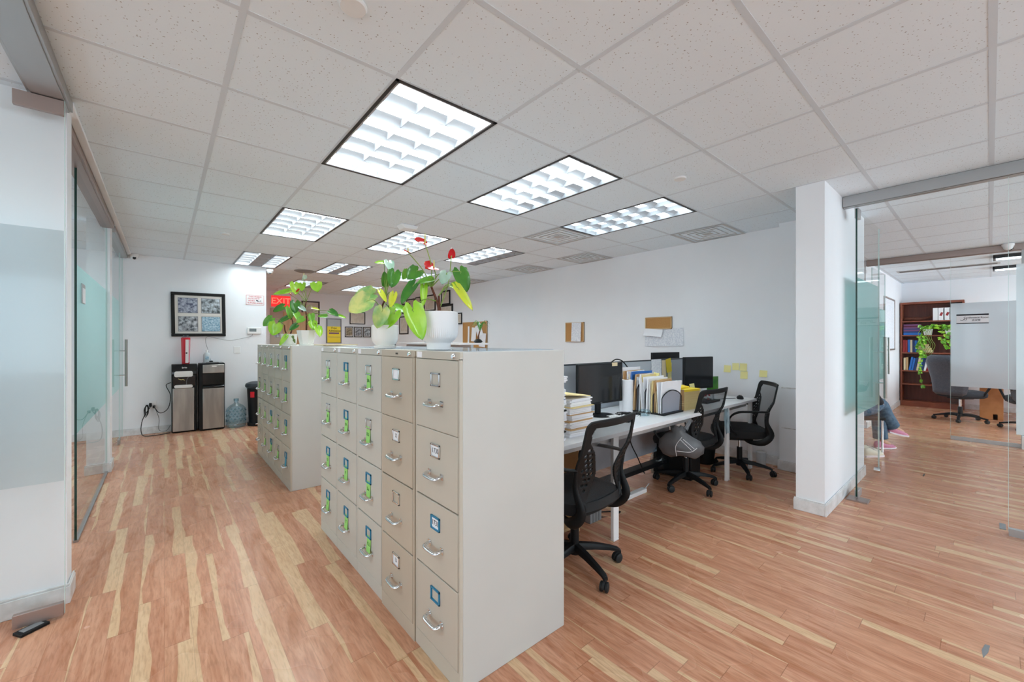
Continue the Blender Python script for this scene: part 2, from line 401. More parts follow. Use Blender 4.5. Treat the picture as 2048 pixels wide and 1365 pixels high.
def dup(root, loc, rz, label=None, group=None):
    r = root.copy(); COL.objects.link(r); r.location = loc; r.rotation_euler = (0, 0, R(rz))
    if label: r['label'] = label
    if group: r['group'] = group
    for ch in list(root.children):
        c = ch.copy(); COL.objects.link(c); c.parent = r
        for g in list(ch.children):
            d = g.copy(); COL.objects.link(d); d.parent = c
    return r
def textmesh(name, s, size, m, parent, loc, rotm, bold=False, sx=1.0, align='CENTER', ext=.0004):
    cu = bpy.data.curves.new(name, 'FONT'); cu.body = s; cu.size = size; cu.align_x = align; cu.align_y = 'CENTER'; cu.extrude = ext
    cu.offset = .012 * size if bold else 0
    t = bpy.data.objects.new(name + '_c', cu); COL.objects.link(t)
    bpy.context.view_layer.update()
    me = bpy.data.meshes.new_from_object(t); bpy.data.objects.remove(t); bpy.data.curves.remove(cu)
    me.materials.clear(); me.materials.append(M[m]); me.transform(Matrix.Diagonal((sx, 1, 1, 1)))
    o = bpy.data.objects.new(name, me); COL.objects.link(o); o.parent = parent
    o.matrix_local = Matrix.Translation(loc) @ rotm; return o
# text facing -Y (wall behind it at +Y), facing -X
FACE_NY = Matrix.Rotation(R(90), 4, 'X')
FACE_NX = Matrix.Rotation(R(-90), 4, 'Z') @ Matrix.Rotation(R(90), 4, 'X')
FACE_PX = Matrix.Rotation(R(90), 4, 'Z') @ Matrix.Rotation(R(90), 4, 'X')
# ------------------------------------------------------------------ room shell
GX, GY, GP = .2262, -.0077, .61          # ceiling grid origin and pitch
def gx(i): return GX + GP * i
def gy(j): return GY + GP * j
XMIN, XMAX, YMIN, YMAX = -3.6, 12.2, -3.4, 11.5
structb('floor', XMIN - .2, XMAX + .2, YMIN - .2, YMAX + .2, -.1, 0, 'floor')
# ceiling fixtures: (grid i, grid j) of the near-left corner, two tiles long in Y
FIX = {(1, 3): 'nnn', (3, 3): 'nnd', (5, 3): 'ddd', (1, 7): 'nnn', (3, 7): 'nnn', (5, 7): 'nno', (1, 11): 'non', (3, 11): 'non', (5, 11): 'nnn',
       (3, 15): 'nno', (5, 15): 'nnn', (1, -2): 'nnn', (-3, 2): 'nnn', (-3, 7): 'nnn', (9, -5): 'nnn'}
ROWL = {}     # conference room light lies along X
bm = bm_new(); taken = set()
for (i, j) in FIX: taken |= {(i, j), (i, j + 1)}
for (i, j) in ROWL: taken |= {(i, j), (i + 1, j)}
i0, i1 = math.floor((XMIN - GX) / GP), math.ceil((XMAX - GX) / GP)
j0, j1 = math.floor((YMIN - GY) / GP), math.ceil((YMAX - GY) / GP)
for i in range(i0, i1):
    for j in range(j0, j1):
        if (i, j) in taken: continue
        box(bm, gx(i) + .007, gx(i + 1) - .007, gy(j) + .007, gy(j + 1) - .007, CEIL, CEIL + .012)
struct('ceiling', bm, 'tile', bevel=.0025)
structb('ceiling_deck', XMIN - .2, XMAX + .2, YMIN - .2, YMAX + .2, CEIL + .16, CEIL + .2, 'grey')
bm = bm_new()
for i in range(i0, i1 + 1): box(bm, gx(i) - .012, gx(i) + .012, YMIN, YMAX, CEIL - .0015, CEIL + .004)
for j in range(j0, j1 + 1):
    for i in range(i0, i1):
        if (i, j) in taken and (i, j - 1) in taken: continue      # a fitting spans this joint
        box(bm, gx(i) + .012, gx(i + 1) - .012, gy(j) - .012, gy(j) + .012, CEIL - .0015, CEIL + .004)
tee = struct('trim_1', bm, 'tee'); tee.data.name = 'ceiling_grid'
# split the grid bars around the fixtures would be hidden anyway: the fixtures' frames sit below them

H = CEIL + .15
structb('wall_right', 5.1, 5.22, 1.02, YMAX, 0, H, 'wall')
structb('wall_back', XMIN, 1.32, 8.0, 8.14, 0, H, 'wall')
structb('wall_far', XMIN, 5.22, YMAX, YMAX + .12, 0, H, 'wall')
bm = bm_new(); added_wins = [(-2.6, -.2), (.2, 2.7), (3.7, 7.6)]; ys = YMIN  # unseen left-hand windows, added to light the walls and ceiling
for a, b in added_wins: box(bm, XMIN - .12, XMIN, ys, a, 0, H); ys = b
box(bm, XMIN - .12, XMIN, ys, YMAX, 0, H)
for a, b in added_wins: box(bm, XMIN - .12, XMIN, a, b, 0, .5); box(bm, XMIN - .12, XMIN, a, b, 2.45, H)
struct('wall_left', bm, 'wall')
for k, (a, b) in enumerate(added_wins):
    bm = bm_new()
    for y_ in (a, (a + b) / 2, b): box(bm, XMIN - .09, XMIN - .03, y_ - .025, y_ + .025, .5, 2.45)
    for z in (.5, 2.45): box(bm, XMIN - .09, XMIN - .03, a, b, z - .025, z + .025)
    w = struct('window_%d' % (k + 11), bm, 'white')
    boxo('pane', XMIN - .11, XMIN - .1, a, b, .5, 2.45, ('windowlo', 'windowlo', 'windowlo')[k], w)  # glowing pane, added as fill light from the side
structb('wall_office', XMIN, -.385, 3.11, 3.25, 0, H, 'wall')
structb('wall_middle', 3.89, 5.41, .83, 1.02, 0, H, 'wall')
structb('wall_chase', 4.96, 5.1, 1.02, 1.45, 0, H, 'wall')
structb('wall_alcove', 5.22, 8.42, 2.9, 3.02, 0, H, 'wall')
structb('wall_conference', 8.3, XMAX, 1.25, 1.4, 0, H, 'wall')
structb('wall_east', XMAX, XMAX + .12, YMIN, 1.4, 0, H, 'wall')
structb('wall_pier', 8.3, 8.42, 1.4, 2.9, 0, H, 'wall')
# front wall behind the camera with three daylit windows
bm = bm_new(); wins = [(-2.8, .6), (1.2, 4.2), (5.2, 7.8), (8.8, 11.8)]
xs = XMIN - .12
for a, b in wins: box(bm, xs, a, YMIN - .12, YMIN, 0, H); xs = b
box(bm, xs, XMAX + .12, YMIN - .12, YMIN, 0, H)
for a, b in wins: box(bm, a, b, YMIN - .12, YMIN, 0, .85); box(bm, a, b, YMIN - .12, YMIN, 2.35, H)
struct('wall_front', bm, 'wall')
for k, (a, b) in enumerate(wins):
    bm = bm_new()
    for x in (a, (a + b) / 2, b): box(bm, x - .025, x + .025, YMIN - .09, YMIN - .03, .85, 2.35)
    for z in (.85, 2.35): box(bm, a, b, YMIN - .09, YMIN - .03, z - .025, z + .025)
    w = struct('window_%d' % (k + 1), bm, 'white')
    boxo('pane', a, b, YMIN - .11, YMIN - .1, .85, 2.35, ('windowlo', 'window', 'window', 'windowhi')[k], w)
# baseboards
def base(name, x0, x1, y0, y1, h=.09):
    bm = bm_new(); box(bm, x0, x1, y0, y1, 0, h); box(bm, x0 + .003, x1 - .003, y0 + .003, y1 - .003, h, h + .012)
    return struct(name, bm, 'trimw', bevel=.003)
t = .014
base('baseboard_back', XMIN, 1.32 + t, 8.0 - t, 8.0)
base('baseboard_back_end', 1.32, 1.32 + t, 8.0, 8.14)
base('baseboard_right', 5.1 - t, 5.1, 1.45, YMAX)
base('baseboard_chase', 4.96 - t, 4.96, 1.02, 1.45 + t)
base('baseboard_chase_front', 4.96, 5.1, 1.45, 1.45 + t)
base('baseboard_far', XMIN, 5.1, YMAX - t, YMAX)
base('baseboard_office', XMIN, -.385 + t, 3.11 - t, 3.11)
base('baseboard_office_end', -.385, -.385 + t, 3.11, 3.25 + t)
base('baseboard_middle', 3.89 - t, 5.41 + t, .83 - t, .83)
base('baseboard_middle_side', 3.89 - t, 3.89, .83, 1.02 + t)
base('baseboard_middle_end', 5.41, 5.41 + t, .83, 1.02 + t)
base('baseboard_conference', 8.3, XMAX, 1.25 - t, 1.25)
base('baseboard_east', XMAX - t, XMAX, YMIN, 1.25)
base('baseboard_alcove', 5.22, 8.3, 2.9 - t, 2.9)
# white pillar between the two left-hand offices
structb('wall_pillar', -.6, -.43, 5.92, 6.16, 0, CEIL, 'wall')
base('baseboard_pillar', -.43, -.43 + t, 5.92 - t, 6.16 + t); base('baseboard_pillar_front', -.6 - t, -.43, 5.92 - t, 5.92)
# head rails of the glass partitions
def rail(name, x0, x1, y0, y1, z0, m='alum'):
    bm = bm_new(); box(bm, x0, x1, y0, y1, z0, CEIL - .002)
    if x1 - x0 < y1 - y0: box(bm, x0 + .012, x1 - .012, y0, y1, z0 - .006, z0)
    o = struct(name, bm, m, bevel=.002); return o
rail('trim_2', -.498, -.362, YMIN, 3.1, 2.548)
rail('trim_3', -.498, -.40, 3.1, 5.92, 2.535, 'bronze')
rail('trim_4', -.498, -.40, 6.16, 7.99, 2.545, 'alum')
structb('trim_5', -.40, -.36, 3.1, 7.98, CEIL - .022, CEIL - .003, 'wall', .003)
rail('trim_6', 4.46, 4.54, YMIN, .826, 2.515)
rail('trim_7', 8.26, 8.34, YMIN, 1.24, 2.52, 'bronze')

def glass_panel(name, p0, p1, z0, z1, frost=None, fz=(.70, 1.90), clear='glass', edge='gedge', th=.012, frange=(0, 1), door=False, label=None):
    """upright sheet of glass from p0 to p1 with an optional frosted band"""
    p0 = Vector((p0[0], p0[1], 0)); p1 = Vector((p1[0], p1[1], 0)); L = (p1 - p0).length; a = math.atan2(p1.y - p0.y, p1.x - p0.x)
    o = bpy.data.objects.new(name, None); COL.objects.link(o); o.location = p0; o.rotation_euler = (0, 0, a); o['kind'] = 'structure'
    if label: o['label'] = label
    bm = bm_new(); bm.faces.new([bm.verts.new(q) for q in ((0, -th / 2, z0), (L, -th / 2, z0), (L, -th / 2, z1), (0, -th / 2, z1))]); obj('glass_pane', bm, clear, o)
    bm = bm_new()
    box(bm, -.002, 0, -th / 2, th / 2, z0, z1); obj('glass_edge', bm, edge, o)
    bm = bm_new(); box(bm, L, L + .002, -th / 2, th / 2, z0, z1); obj('glass_edge', bm, 'gedgel', o)
    if frost:
        bm = bm_new(); xa, xb = L * frange[0] + .003, L * frange[1] - .003; bm.faces.new([bm.verts.new(q) for q in ((xa, th / 2, fz[0]), (xb, th / 2, fz[0]), (xb, th / 2, fz[1]), (xa, th / 2, fz[1]))]); obj('frosted_film', bm, frost, o)
    o['L'] = L; return o
def patch(o, x0, x1, z0, z1, m='bronze', th=.026):
    return boxo('patch_fitting', x0, x1, -th / 2, th / 2, z0, z1, m, o, bevel=.002)
def pull(o, x, y, z0, z1, r=.014):
    bm = bm_new(); tube(bm, [(x, y, z0), (x, y, z1)], r, 14, False)
    h = obj('door_handle', bm, 'steel', o, smooth=True)
    bm = bm_new()
    for z in (z0 + .15, z1 - .15): tube(bm, [(x, 0, z), (x, y, z)], .007, 10, False)
    obj('handle_standoff', bm, 'chrome', h, smooth=True); return h
# near left: swung-open frosted door in front of the white office wall
d = glass_panel('door_1', (-1.30, 2.965), (-.375, 2.965), .018, 2.545, 'frost_b', (.67, 1.905), 'glassc', 'gedgel', label='open glass door with pale frosted band in front of the white office wall')
patch(d, .76, .925, .012, .075); patch(d, .76, .925, 2.47, 2.54); pull(d, .07, -.06, .8, 1.42)
g = glass_panel('window_5', (-.45, 3.26), (-.45, 3.44), .015, 2.535, None, clear='glass', edge='gedgel'); patch(g, 0, .06, .012, .075, 'alum'); patch(g, 0, .06, 2.44, 2.53, 'alum')
g = glass_panel('window_6', (-.455, 4.0), (-.455, 5.915), .015, 2.535, 'frost_t', (.72, 1.89), 'glass', 'gedge', frange=(0.02, 1), label='tall clear glass panel with teal frosted band beside the white pillar')
boxo('floor_channel', 0, 1.915, -.012, .012, 0, .016, 'alum', g)
boxo('room_sign', .18, .33, -.012, -.006, 1.63, 1.77, 'alum', g, bevel=.002); boxo('sign_card', .19, .32, -.0135, -.012, 1.635, 1.74, 'paper', g.children[-1])
boxo('floor_stop', -.3, -.2, .02, .06, 0, .025, 'dgrey', g, bevel=.004)
d = glass_panel('door_2', (-.455, 6.18), (-.455, 7.52), .015, 2.545, 'frost_t', (.72, 1.89), 'glass', 'gedgel', label='closed glass door with teal frosted band and long steel pull')
pull(d, 1.25, -.07, .76, 1.38); patch(d, 1.18, 1.34, .01, .07, 'alum'); patch(d, 0, .12, .01, .07, 'alum')
g = glass_panel('window_7', (-.455, 7.54), (-.455, 7.985), .015, 2.545, None, clear='glass', edge='gedgel')
# right: open door beside the white pier and the fixed panel
d = glass_panel('door_3', (4.53, .745), (5.53, .735), .02, 2.50, 'frost_t', (.715, 1.915), 'glassc', 'gedge', label='open glass door with teal frosted band hinged at the white pier')
pull(d, .93, -.06, .79, 1.40)
patch(d, 0, .10, 2.42, 2.505, 'alum'); patch(d, 0, .13, .012, .07, 'alum')
bm = bm_new(); lathe(bm, [(0, -.025), (.028, -.025), (.028, .025), (0, .025)], 18, (0, 0, 0), Matrix.Translation((.93, 0, .06)) @ Matrix.Rotation(R(90), 4, 'X')); obj('door_lock', bm, 'chrome', d, smooth=True)
boxo('pivot_plate', 4.44, 4.47 + .1, .66, .80, 0, .012, 'bronze').name = 'pivot_plate'
tag(bpy.data.objects['pivot_plate'], 'small tarnished metal floor pivot plate at the foot of the open right-hand glass door', 'pivot plate')
g = glass_panel('window_8', (4.50, -.085), (4.50, -2.6), .03, 2.515, 'frost_b', (.71, 1.895), 'glassc', 'gedgel', label='fixed glass panel with pale blue frosted band at the right', frange=(.012, 1))
boxo('floor_channel', 0, 2.515, -.02, .02, 0, .05, 'alum', g)
# conference room front
g = glass_panel('window_9', (8.3, .355), (8.3, -1.4), .05, 2.52, 'frost_w', (.735, 1.88), 'glassc', 'gedgel', label='conference room glass wall panel with grey frosted band and room sign')
boxo('floor_channel', 0, 1.755, -.02, .02, 0, .045, 'alum', g)
boxo('top_patch', -.06, .10, -.02, .02, 1.9, 1.925, 'bronze', g) if False else None
sg = boxo('room_sign', .055, .345, -.012, -.004, 1.60, 1.72, 'paper', g)
boxo('sign_bar', .055, .345, -.014, -.012, 1.705, 1.725, 'ink', sg); boxo('sign_bar', .055, .345, -.014, -.012, 1.595, 1.605, 'ink', sg)
textmesh('sign_lettering', 'Conference Room', .03, 'ink', sg, (.235, -.0135, 1.675), Matrix.Rotation(R(90), 4, 'X'))
textmesh('sign_lettering', '会议室', .026, 'ink', sg, (.235, -.0135, 1.64), Matrix.Rotation(R(90), 4, 'X'))
bm = bm_new(); tube(bm, [(.09, -.0135, 1.65), (.11, -.0135, 1.64), (.125, -.0135, 1.655)], .003, 5); lathe(bm, [(.010, -.0005), (.014, -.0005), (.014, .0005), (.010, .0005)], 16, mx=Matrix.Translation((.138, -.0135, 1.655)) @ Matrix.Rotation(R(90), 4, 'X')); obj('sign_emblem', bm, 'ink', sg)
g = structb('trim_8', 8.27, 8.33, -.32, -.26, 0, 2.52, 'alum')
g = structb('trim_9', 8.2, 8.4, -.42, -.26, 0, .16, 'white')
d = glass_panel('door_4', (8.36, 1.19), (9.40, 1.17), .02, 2.5, 'frost_t', (.72, 1.89), 'glassc', 'gedgel', label='open glass door of the conference room folded back along its wall')
pull(d, .97, -.06, .80, 1.42); patch(d, .0, .12, 1.98, 2.12, 'alum')

# ------------------------------------------------------------------ troffers
def troffer(state, label, loc, rz=0, cols=3, rows=6, w=.61, l=1.22):
    t = thing('ceiling_light', label, 'ceiling light', loc, rz, 'recessed fluorescent troffers in the tiled ceiling')
    W, L = w, l; f = .017
    bm = bm_new()
    box(bm, 0, W, 0, f, -.004, .07); box(bm, 0, W, L - f, L, -.004, .07); box(bm, 0, f, 0, L, -.004, .07); box(bm, W - f, W, 0, L, -.004, .07)
    obj('frame', bm, 'blackg' if False else 'gap2', t)  # black rim drawn where the edge gap lies in shadow
    bm = bm_new(); e = f + .010
    for a in ((f, e, f, L - f), (W - e, W - f, f, L - f), (f, W - f, f, e), (f, W - f, L - e, L - f)): box(bm, a[0], a[1], a[2], a[3], -.003, .036)
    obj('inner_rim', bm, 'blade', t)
    cw = (W - 2 * e) / cols; ch = (L - 2 * e) / rows
    for c in range(cols):
        s = state[c]; m = {'n': 'lamp', 'd': 'lampdim', 'o': 'lampoff'}[s]
        boxo('lamp_panel', e + c * cw, e + (c + 1) * cw, e, L - e, .036, .040, m, t)
    bm = bm_new()
    def wedge(x0, y0, x1, y1, top, bot=.0012, n=4):      # parabolic blade: thin at the bottom, fanning out at the top
        d = Vector((x1 - x0, y1 - y0, 0)).normalized(); s = Vector((-d.y, d.x, 0))
        prof = [(bot + (top - bot) * (k / n) ** 2, -.002 + .036 * (k / n)) for k in range(n + 1)]
        A = [Vector((x0, y0, 0)) + s * p + Vector((0, 0, z)) for p, z in prof] + [Vector((x0, y0, 0)) - s * p + Vector((0, 0, z)) for p, z in reversed(prof)]
        B = [a + Vector((x1 - x0, y1 - y0, 0)) for a in A]
        va = [bm.verts.new(a) for a in A]; vb = [bm.verts.new(b) for b in B]; nn = len(va)
        for i in range(nn): bm.faces.new([va[i], vb[i], vb[(i + 1) % nn], va[(i + 1) % nn]])
    for c in range(1, cols): wedge(e + c * cw, e, e + c * cw, L - e, .013)
    for r_ in range(0, rows + 1): wedge(e, e + r_ * ch, W - e, e + r_ * ch, .046 if 0 < r_ < rows else .023)
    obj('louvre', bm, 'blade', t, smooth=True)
    return t
M['gap2'] = mat('troffer_gap_shade', rgb(34, 34, 36), .5)  # shadow of the gap around the fitting, as a dark colour
FLAB = {(1, 3): 'largest ceiling light, nearest over the filing cabinets, all three columns lit', (3, 3): 'lit ceiling light second nearest, between the biggest light and the dimmer one',
        (5, 3): 'dimmer bluish ceiling light beside the square air vent', (1, 7): 'ceiling light above the aisle, left of the emergency beacon', (3, 7): 'ceiling light directly beyond the white smoke beacon, behind the anthurium flowers',
        (5, 7): 'ceiling light with a dark unlit right column near the right wall vents', (1, 11): 'ceiling light touching the picture wall, middle column dark', (3, 11): 'ceiling light with a dark middle column in the middle of the far ceiling',
        (5, 11): 'far ceiling light partly hidden behind the dark anthurium leaves', (3, 15): 'farthest ceiling light above the small left-hand anthurium flower', (5, 15): 'farthest ceiling light just above the variegated anthurium leaf',
        (1, -2): 'unseen ceiling light behind the camera, kept for its light', (-3, 2): 'unseen ceiling light near the left frosted door, kept for its light', (-3, 7): 'unseen ceiling light inside the left office, kept for its light', (9, -5): 'unseen ceiling light in the corridor before the conference room, kept for its light'}  # these four fittings are out of view and serve to light the room
for (i, j), st in FIX.items():
    troffer(st, FLAB[(i, j)], (gx(i), gy(j), CEIL))
for (i, j), st in ROWL.items():
    troffer('nn', 'conference room ceiling light of two long lit strips', (gx(i), gy(j) + .61, CEIL), -90, 2, 1)

for x_, l_ in ((9.15, 'nearer fluorescent strip light in the conference room'), (10.55, 'farther fluorescent strip light in the conference room')):
    troffer('n', l_, (x_, -1.28, CEIL - .045), 0, 1, 1, .30, 1.25)
def vent(label, i, j, loc=None):
    t = thing('air_vent', label, 'air vent', loc or (gx(i), gy(j), CEIL), 0, 'square ceiling air diffusers'); c = .305
    bm = bm_new()
    for k, (o_, i_) in enumerate(((.30, .272), (.23, .195), (.163, .128), (.096, .06))):
        z1, z0 = -.004, -.004 + (.0 if k == 0 else .0)
        # each ring is a sloping louvre: outer edge low, inner edge high
        a = [bm.verts.new((c + sx * o_, c + sy * o_, -.006)) for sx, sy in ((1, 1), (-1, 1), (-1, -1), (1, -1))]
        b = [bm.verts.new((c + sx * i_, c + sy * i_, (-.004 if k == 0 else .045))) for sx, sy in ((1, 1), (-1, 1), (-1, -1), (1, -1))]
        for q in range(4): bm.faces.new([a[q], a[(q + 1) % 4], b[(q + 1) % 4], b[q]])
    bd = bm_new()  # dark copies of the rings: shade of their upper side as colour
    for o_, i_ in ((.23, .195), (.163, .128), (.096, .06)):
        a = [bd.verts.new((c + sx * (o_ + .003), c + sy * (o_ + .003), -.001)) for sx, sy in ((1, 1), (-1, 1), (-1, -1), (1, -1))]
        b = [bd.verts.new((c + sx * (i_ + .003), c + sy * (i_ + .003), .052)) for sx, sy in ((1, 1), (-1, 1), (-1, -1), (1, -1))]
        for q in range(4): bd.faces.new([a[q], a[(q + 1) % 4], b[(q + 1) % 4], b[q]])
    obj('louvre_shade', bd, 'ventdark', t)
    a = [bm.verts.new((c + sx * .05, c + sy * .05, -.003)) for sx, sy in ((1, 1), (-1, 1), (-1, -1), (1, -1))]; bm.faces.new(a)
    obj('louvre', bm, 'ventw', t, solid=.0015)
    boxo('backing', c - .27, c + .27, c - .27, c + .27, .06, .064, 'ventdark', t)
    return t
PLANT_A = dict(at=(0.973,1.667), leaves=[(-0.074, 0.063, 0.367, -0.123, 0.072, 0.323, 0.065, 'd'), (-0.11, 0.028, 0.295, -0.167, 0.044, 0.207, 0.056, 'd'), (-0.047, -0.012, 0.32, -0.109, 0.007, 0.301, 0.035, 'g'), (-0.004, 0.069, 0.334, -0.031, 0.059, 0.295, 0.04, 'd'), (-0.068, 0.018, 0.293, -0.081, -0.003, 0.198, 0.03, 'l'), (0.091, -0.038, 0.369, 0.104, -0.082, 0.269, 0.063, 'd'), (0.055, -0.074, 0.286, 0.095, -0.14, 0.183, 0.035, 'y'), (0.076, 0.001, 0.307, 0.1, -0.052, 0.283, 0.033, 'l'), (-0.004, -0.075, 0.344, -0.033, -0.084, 0.291, 0.047, 'p'), (-0.138, -0.014, 0.182, -0.118, -0.064, 0.045, 0.077, 'l'), (-0.084, 0.15, 0.374, -0.112, 0.141, 0.331, 0.033, 'g')], flowers=[(-0.058, 0.024, 0.489, -0.111, 0.029, 0.496, 0.037, 0.534, 'r'), (-0.027, -0.003, 0.379, -0.073, -0.003, 0.364, 0.056, 0.412, 'r'), (0.034, -0.055, 0.429, 0.018, -0.081, 0.464, 0.023, 0.44, 'r'), (-0.118, 0.074, 0.448, -0.146, 0.058, 0.448, 0.021, 0.468, 'r')])
PLANT_B = dict(at=(0.947,2.215), leaves=[(-0.092, 0.013, 0.262, -0.179, 0.054, 0.197, 0.113, 'v'), (-0.042, 0.076, 0.307, -0.136, 0.122, 0.276, 0.09, 'v'), (-0.043, -0.068, 0.208, -0.076, -0.073, 0.106, 0.073, 'v'), (0.021, -0.083, 0.198, -0.039, -0.065, 0.104, 0.068, 'l'), (0.051, -0.017, 0.234, 0.103, -0.094, 0.199, 0.045, 'g'), (0.012, 0.016, 0.362, -0.005, -0.002, 0.432, 0.039, 'd'), (0.029, -0.064, 0.421, 0.005, -0.076, 0.333, 0.062, 'd'), (0.032, 0.025, 0.494, 0.03, -0.005, 0.438, 0.051, 'p'), (0.008, 0.033, 0.487, -0.043, 0.043, 0.485, 0.025, 'l'), (-0.032, -0.012, 0.315, -0.016, -0.058, 0.253, 0.028, 'y'), (0.025, -0.061, 0.3, -0.0, -0.072, 0.223, 0.037, 'y')], flowers=[])
PLANT_C = dict(at=(1.021,4.189), leaves=[(0.079, -0.028, 0.59, 0.082, -0.063, 0.506, 0.09, 'l'), (-0.031, 0.026, 0.581, -0.037, -0.001, 0.512, 0.066, 'l'), (-0.094, 0.04, 0.577, -0.091, 0.005, 0.473, 0.076, 'l'), (-0.135, 0.05, 0.508, -0.255, 0.118, 0.478, 0.052, 'l'), (0.157, -0.068, 0.282, 0.086, -0.041, 0.28, 0.038, 'g'), (0.196, -0.062, 0.332, 0.248, -0.139, 0.282, 0.057, 'd'), (0.256, -0.113, 0.289, 0.302, -0.186, 0.268, 0.028, 'l'), (0.065, -0.121, 0.17, 0.078, -0.165, 0.084, 0.066, 'l'), (0.031, -0.092, 0.219, 0.033, -0.127, 0.144, 0.066, 'l'), (0.03, -0.052, 0.287, 0.032, -0.087, 0.21, 0.052, 'g'), (-0.038, -0.046, 0.252, -0.094, -0.032, 0.213, 0.057, 'g'), (-0.086, 0.047, 0.404, -0.095, 0.022, 0.301, 0.076, 'd'), (0.055, -0.008, 0.357, 0.097, -0.076, 0.34, 0.024, 'y'), (-0.054, -0.007, 0.362, -0.019, -0.07, 0.322, 0.038, 'p')], flowers=[(-0.024, -0.006, 0.625, -0.038, -0.033, 0.662, 0.047, 0.685, 'w'), (-0.116, 0.073, 0.475, -0.141, 0.054, 0.49, 0.042, 0.505, 'r'), (-0.066, 0.03, 0.503, -0.066, -0.009, 0.527, 0.028, 0.524, 'r'), (0.07, -0.086, 0.193, 0.043, -0.103, 0.205, 0.033, 0.212, 'm')])
PLANT_D = dict(at=(0.935,4.486), leaves=[(-0.136, 0.076, 0.263, -0.204, 0.101, 0.188, 0.074, 'g'), (-0.109, 0.028, 0.207, -0.139, 0.02, 0.097, 0.108, 'l'), (-0.011, 0.01, 0.271, -0.089, 0.043, 0.229, 0.049, 'd'), (-0.035, 0.069, 0.385, -0.12, 0.109, 0.335, 0.064, 'd'), (0.049, -0.095, 0.198, -0.013, -0.074, 0.148, 0.054, 'd'), (0.007, 0.02, 0.369, 0.014, -0.018, 0.254, 0.064, 'g'), (-0.045, -0.093, 0.089, -0.099, -0.08, -0.002, 0.039, 'l'), (0.062, -0.001, 0.321, 0.086, -0.054, 0.23, 0.059, 'g')], flowers=[])
vent('square air vent at the right wall, nearest of the four vents', 7, 3)
vent('square air vent tucked against the dimmer bluish ceiling light', 5, 5)
vent('second square air vent along the right wall', 7, 6)
vent('third square air vent along the right wall', 7, 8)
vent('farthest square air vent along the right wall, beside the anthurium leaf', 7, 11)
# slot diffuser in the conference room
t = thing('slot_diffuser', 'white linear slot diffuser in the conference room ceiling', 'air vent', (gx(16), gy(0) + .1, CEIL))
bm = bm_new(); box(bm, 0, .24, -.2, 1.0, -.006, 0); obj('frame', bm, 'ventw', t, bevel=.002)
bm = bm_new()
for k in range(3): box(bm, .05 + k * .055, .075 + k * .055, -.17, .97, -.0075, -.005)
obj('slot', bm, 'ventdark', t)
t = thing('slot_diffuser', 'short grille of thin white fins beside the conference room light', 'air vent', (gx(14), gy(-2), CEIL))
bm = bm_new(); box(bm, -.2, -.02, -.61, .61, -.01, -.002)
obj('frame', bm, 'ventw', t)
bm = bm_new()
for k in range(22): box(bm, -.18, -.04, -.58 + k * .053, -.558 + k * .053, -.012, -.0095)
obj('slot', bm, 'ventdark', t)

def disc(label, x, y, r=.045):
    bm = bm_new(); lathe(bm, [(0, -.012), (r * .9, -.012), (r, -.006), (r, 0), (0, 0)], 28)
    o = obj('sprinkler_cover', bm, 'capw', None, (x, y, CEIL - .001), smooth=True)
    return tag(o, label, 'sprinkler cover', 'round sprinkler cover discs on the ceiling tiles')
disc('round sprinkler disc at the top edge above the filing cabinets', .532, 1.532, .05)
disc('round sprinkler disc on the tile near the white pier', 2.995, 1.535)
disc('round sprinkler disc left of the ceiling light over the aisle', .534, 5.74)
disc('round sprinkler disc near the far end of the aisle ceiling', 1.731, 7.575)
disc('round sprinkler disc behind the tall anthurium flower stem', 3.0, 6.05)
bm = bm_new(); prism(bm, [(-.10, 0), (.10, 0), (.075, -.045), (-.06, -.045)], 'y', -.07, .07)
tag(obj('emergency_beacon', bm, 'white', None, (2.0, 4.09, CEIL - .001), bevel=.008), 'white boxy alarm beacon on the ceiling above the anthurium flowers', 'alarm beacon')
bm = bm_new(); lathe(bm, [(0, -.02), (.13, -.02), (.17, -.004), (.17, 0), (0, 0)], 24)
tag(obj('round_diffuser', bm, 'grey', None, (1.9, 7.9, CEIL - .002), smooth=True), 'grey round diffuser on the ceiling above the leftmost anthurium', 'air vent')

def dome(label, loc, rz, mount='ceil'):
    t = thing('security_camera', label, 'security camera', loc, rz, 'white security cameras')
    bm = bm_new(); lathe(bm, [(0, 0), (.055, 0), (.056, -.02), (.05, -.035), (0, -.035)], 28); obj('base', bm, 'white', t, smooth=True)
    bm = bm_new(); lathe(bm, [(.046, -.03), (.046, -.04), (.035, -.066), (.018, -.078), (0, -.08)], 28); obj('turret', bm, 'white', t, smooth=True)
    bm = bm_new(); mx = Matrix.Translation((0, -.032, -.058)) @ Matrix.Rotation(R(65), 4, 'X')
    lathe(bm, [(0, .012), (.017, .012), (.02, 0), (.02, -.01)], 20, mx=mx); obj('lens', bm, 'blackg', t, smooth=True)
    return t
dome('white turret security camera in the left corner above the picture wall', (-.33, 7.93, CEIL - .004), 10)
dome('white security camera at the right end of the picture wall', (1.37, 7.96, CEIL - .03), -10)
dome('white security camera under the conference room head rail', (8.2, -.15, CEIL - .004), 40)

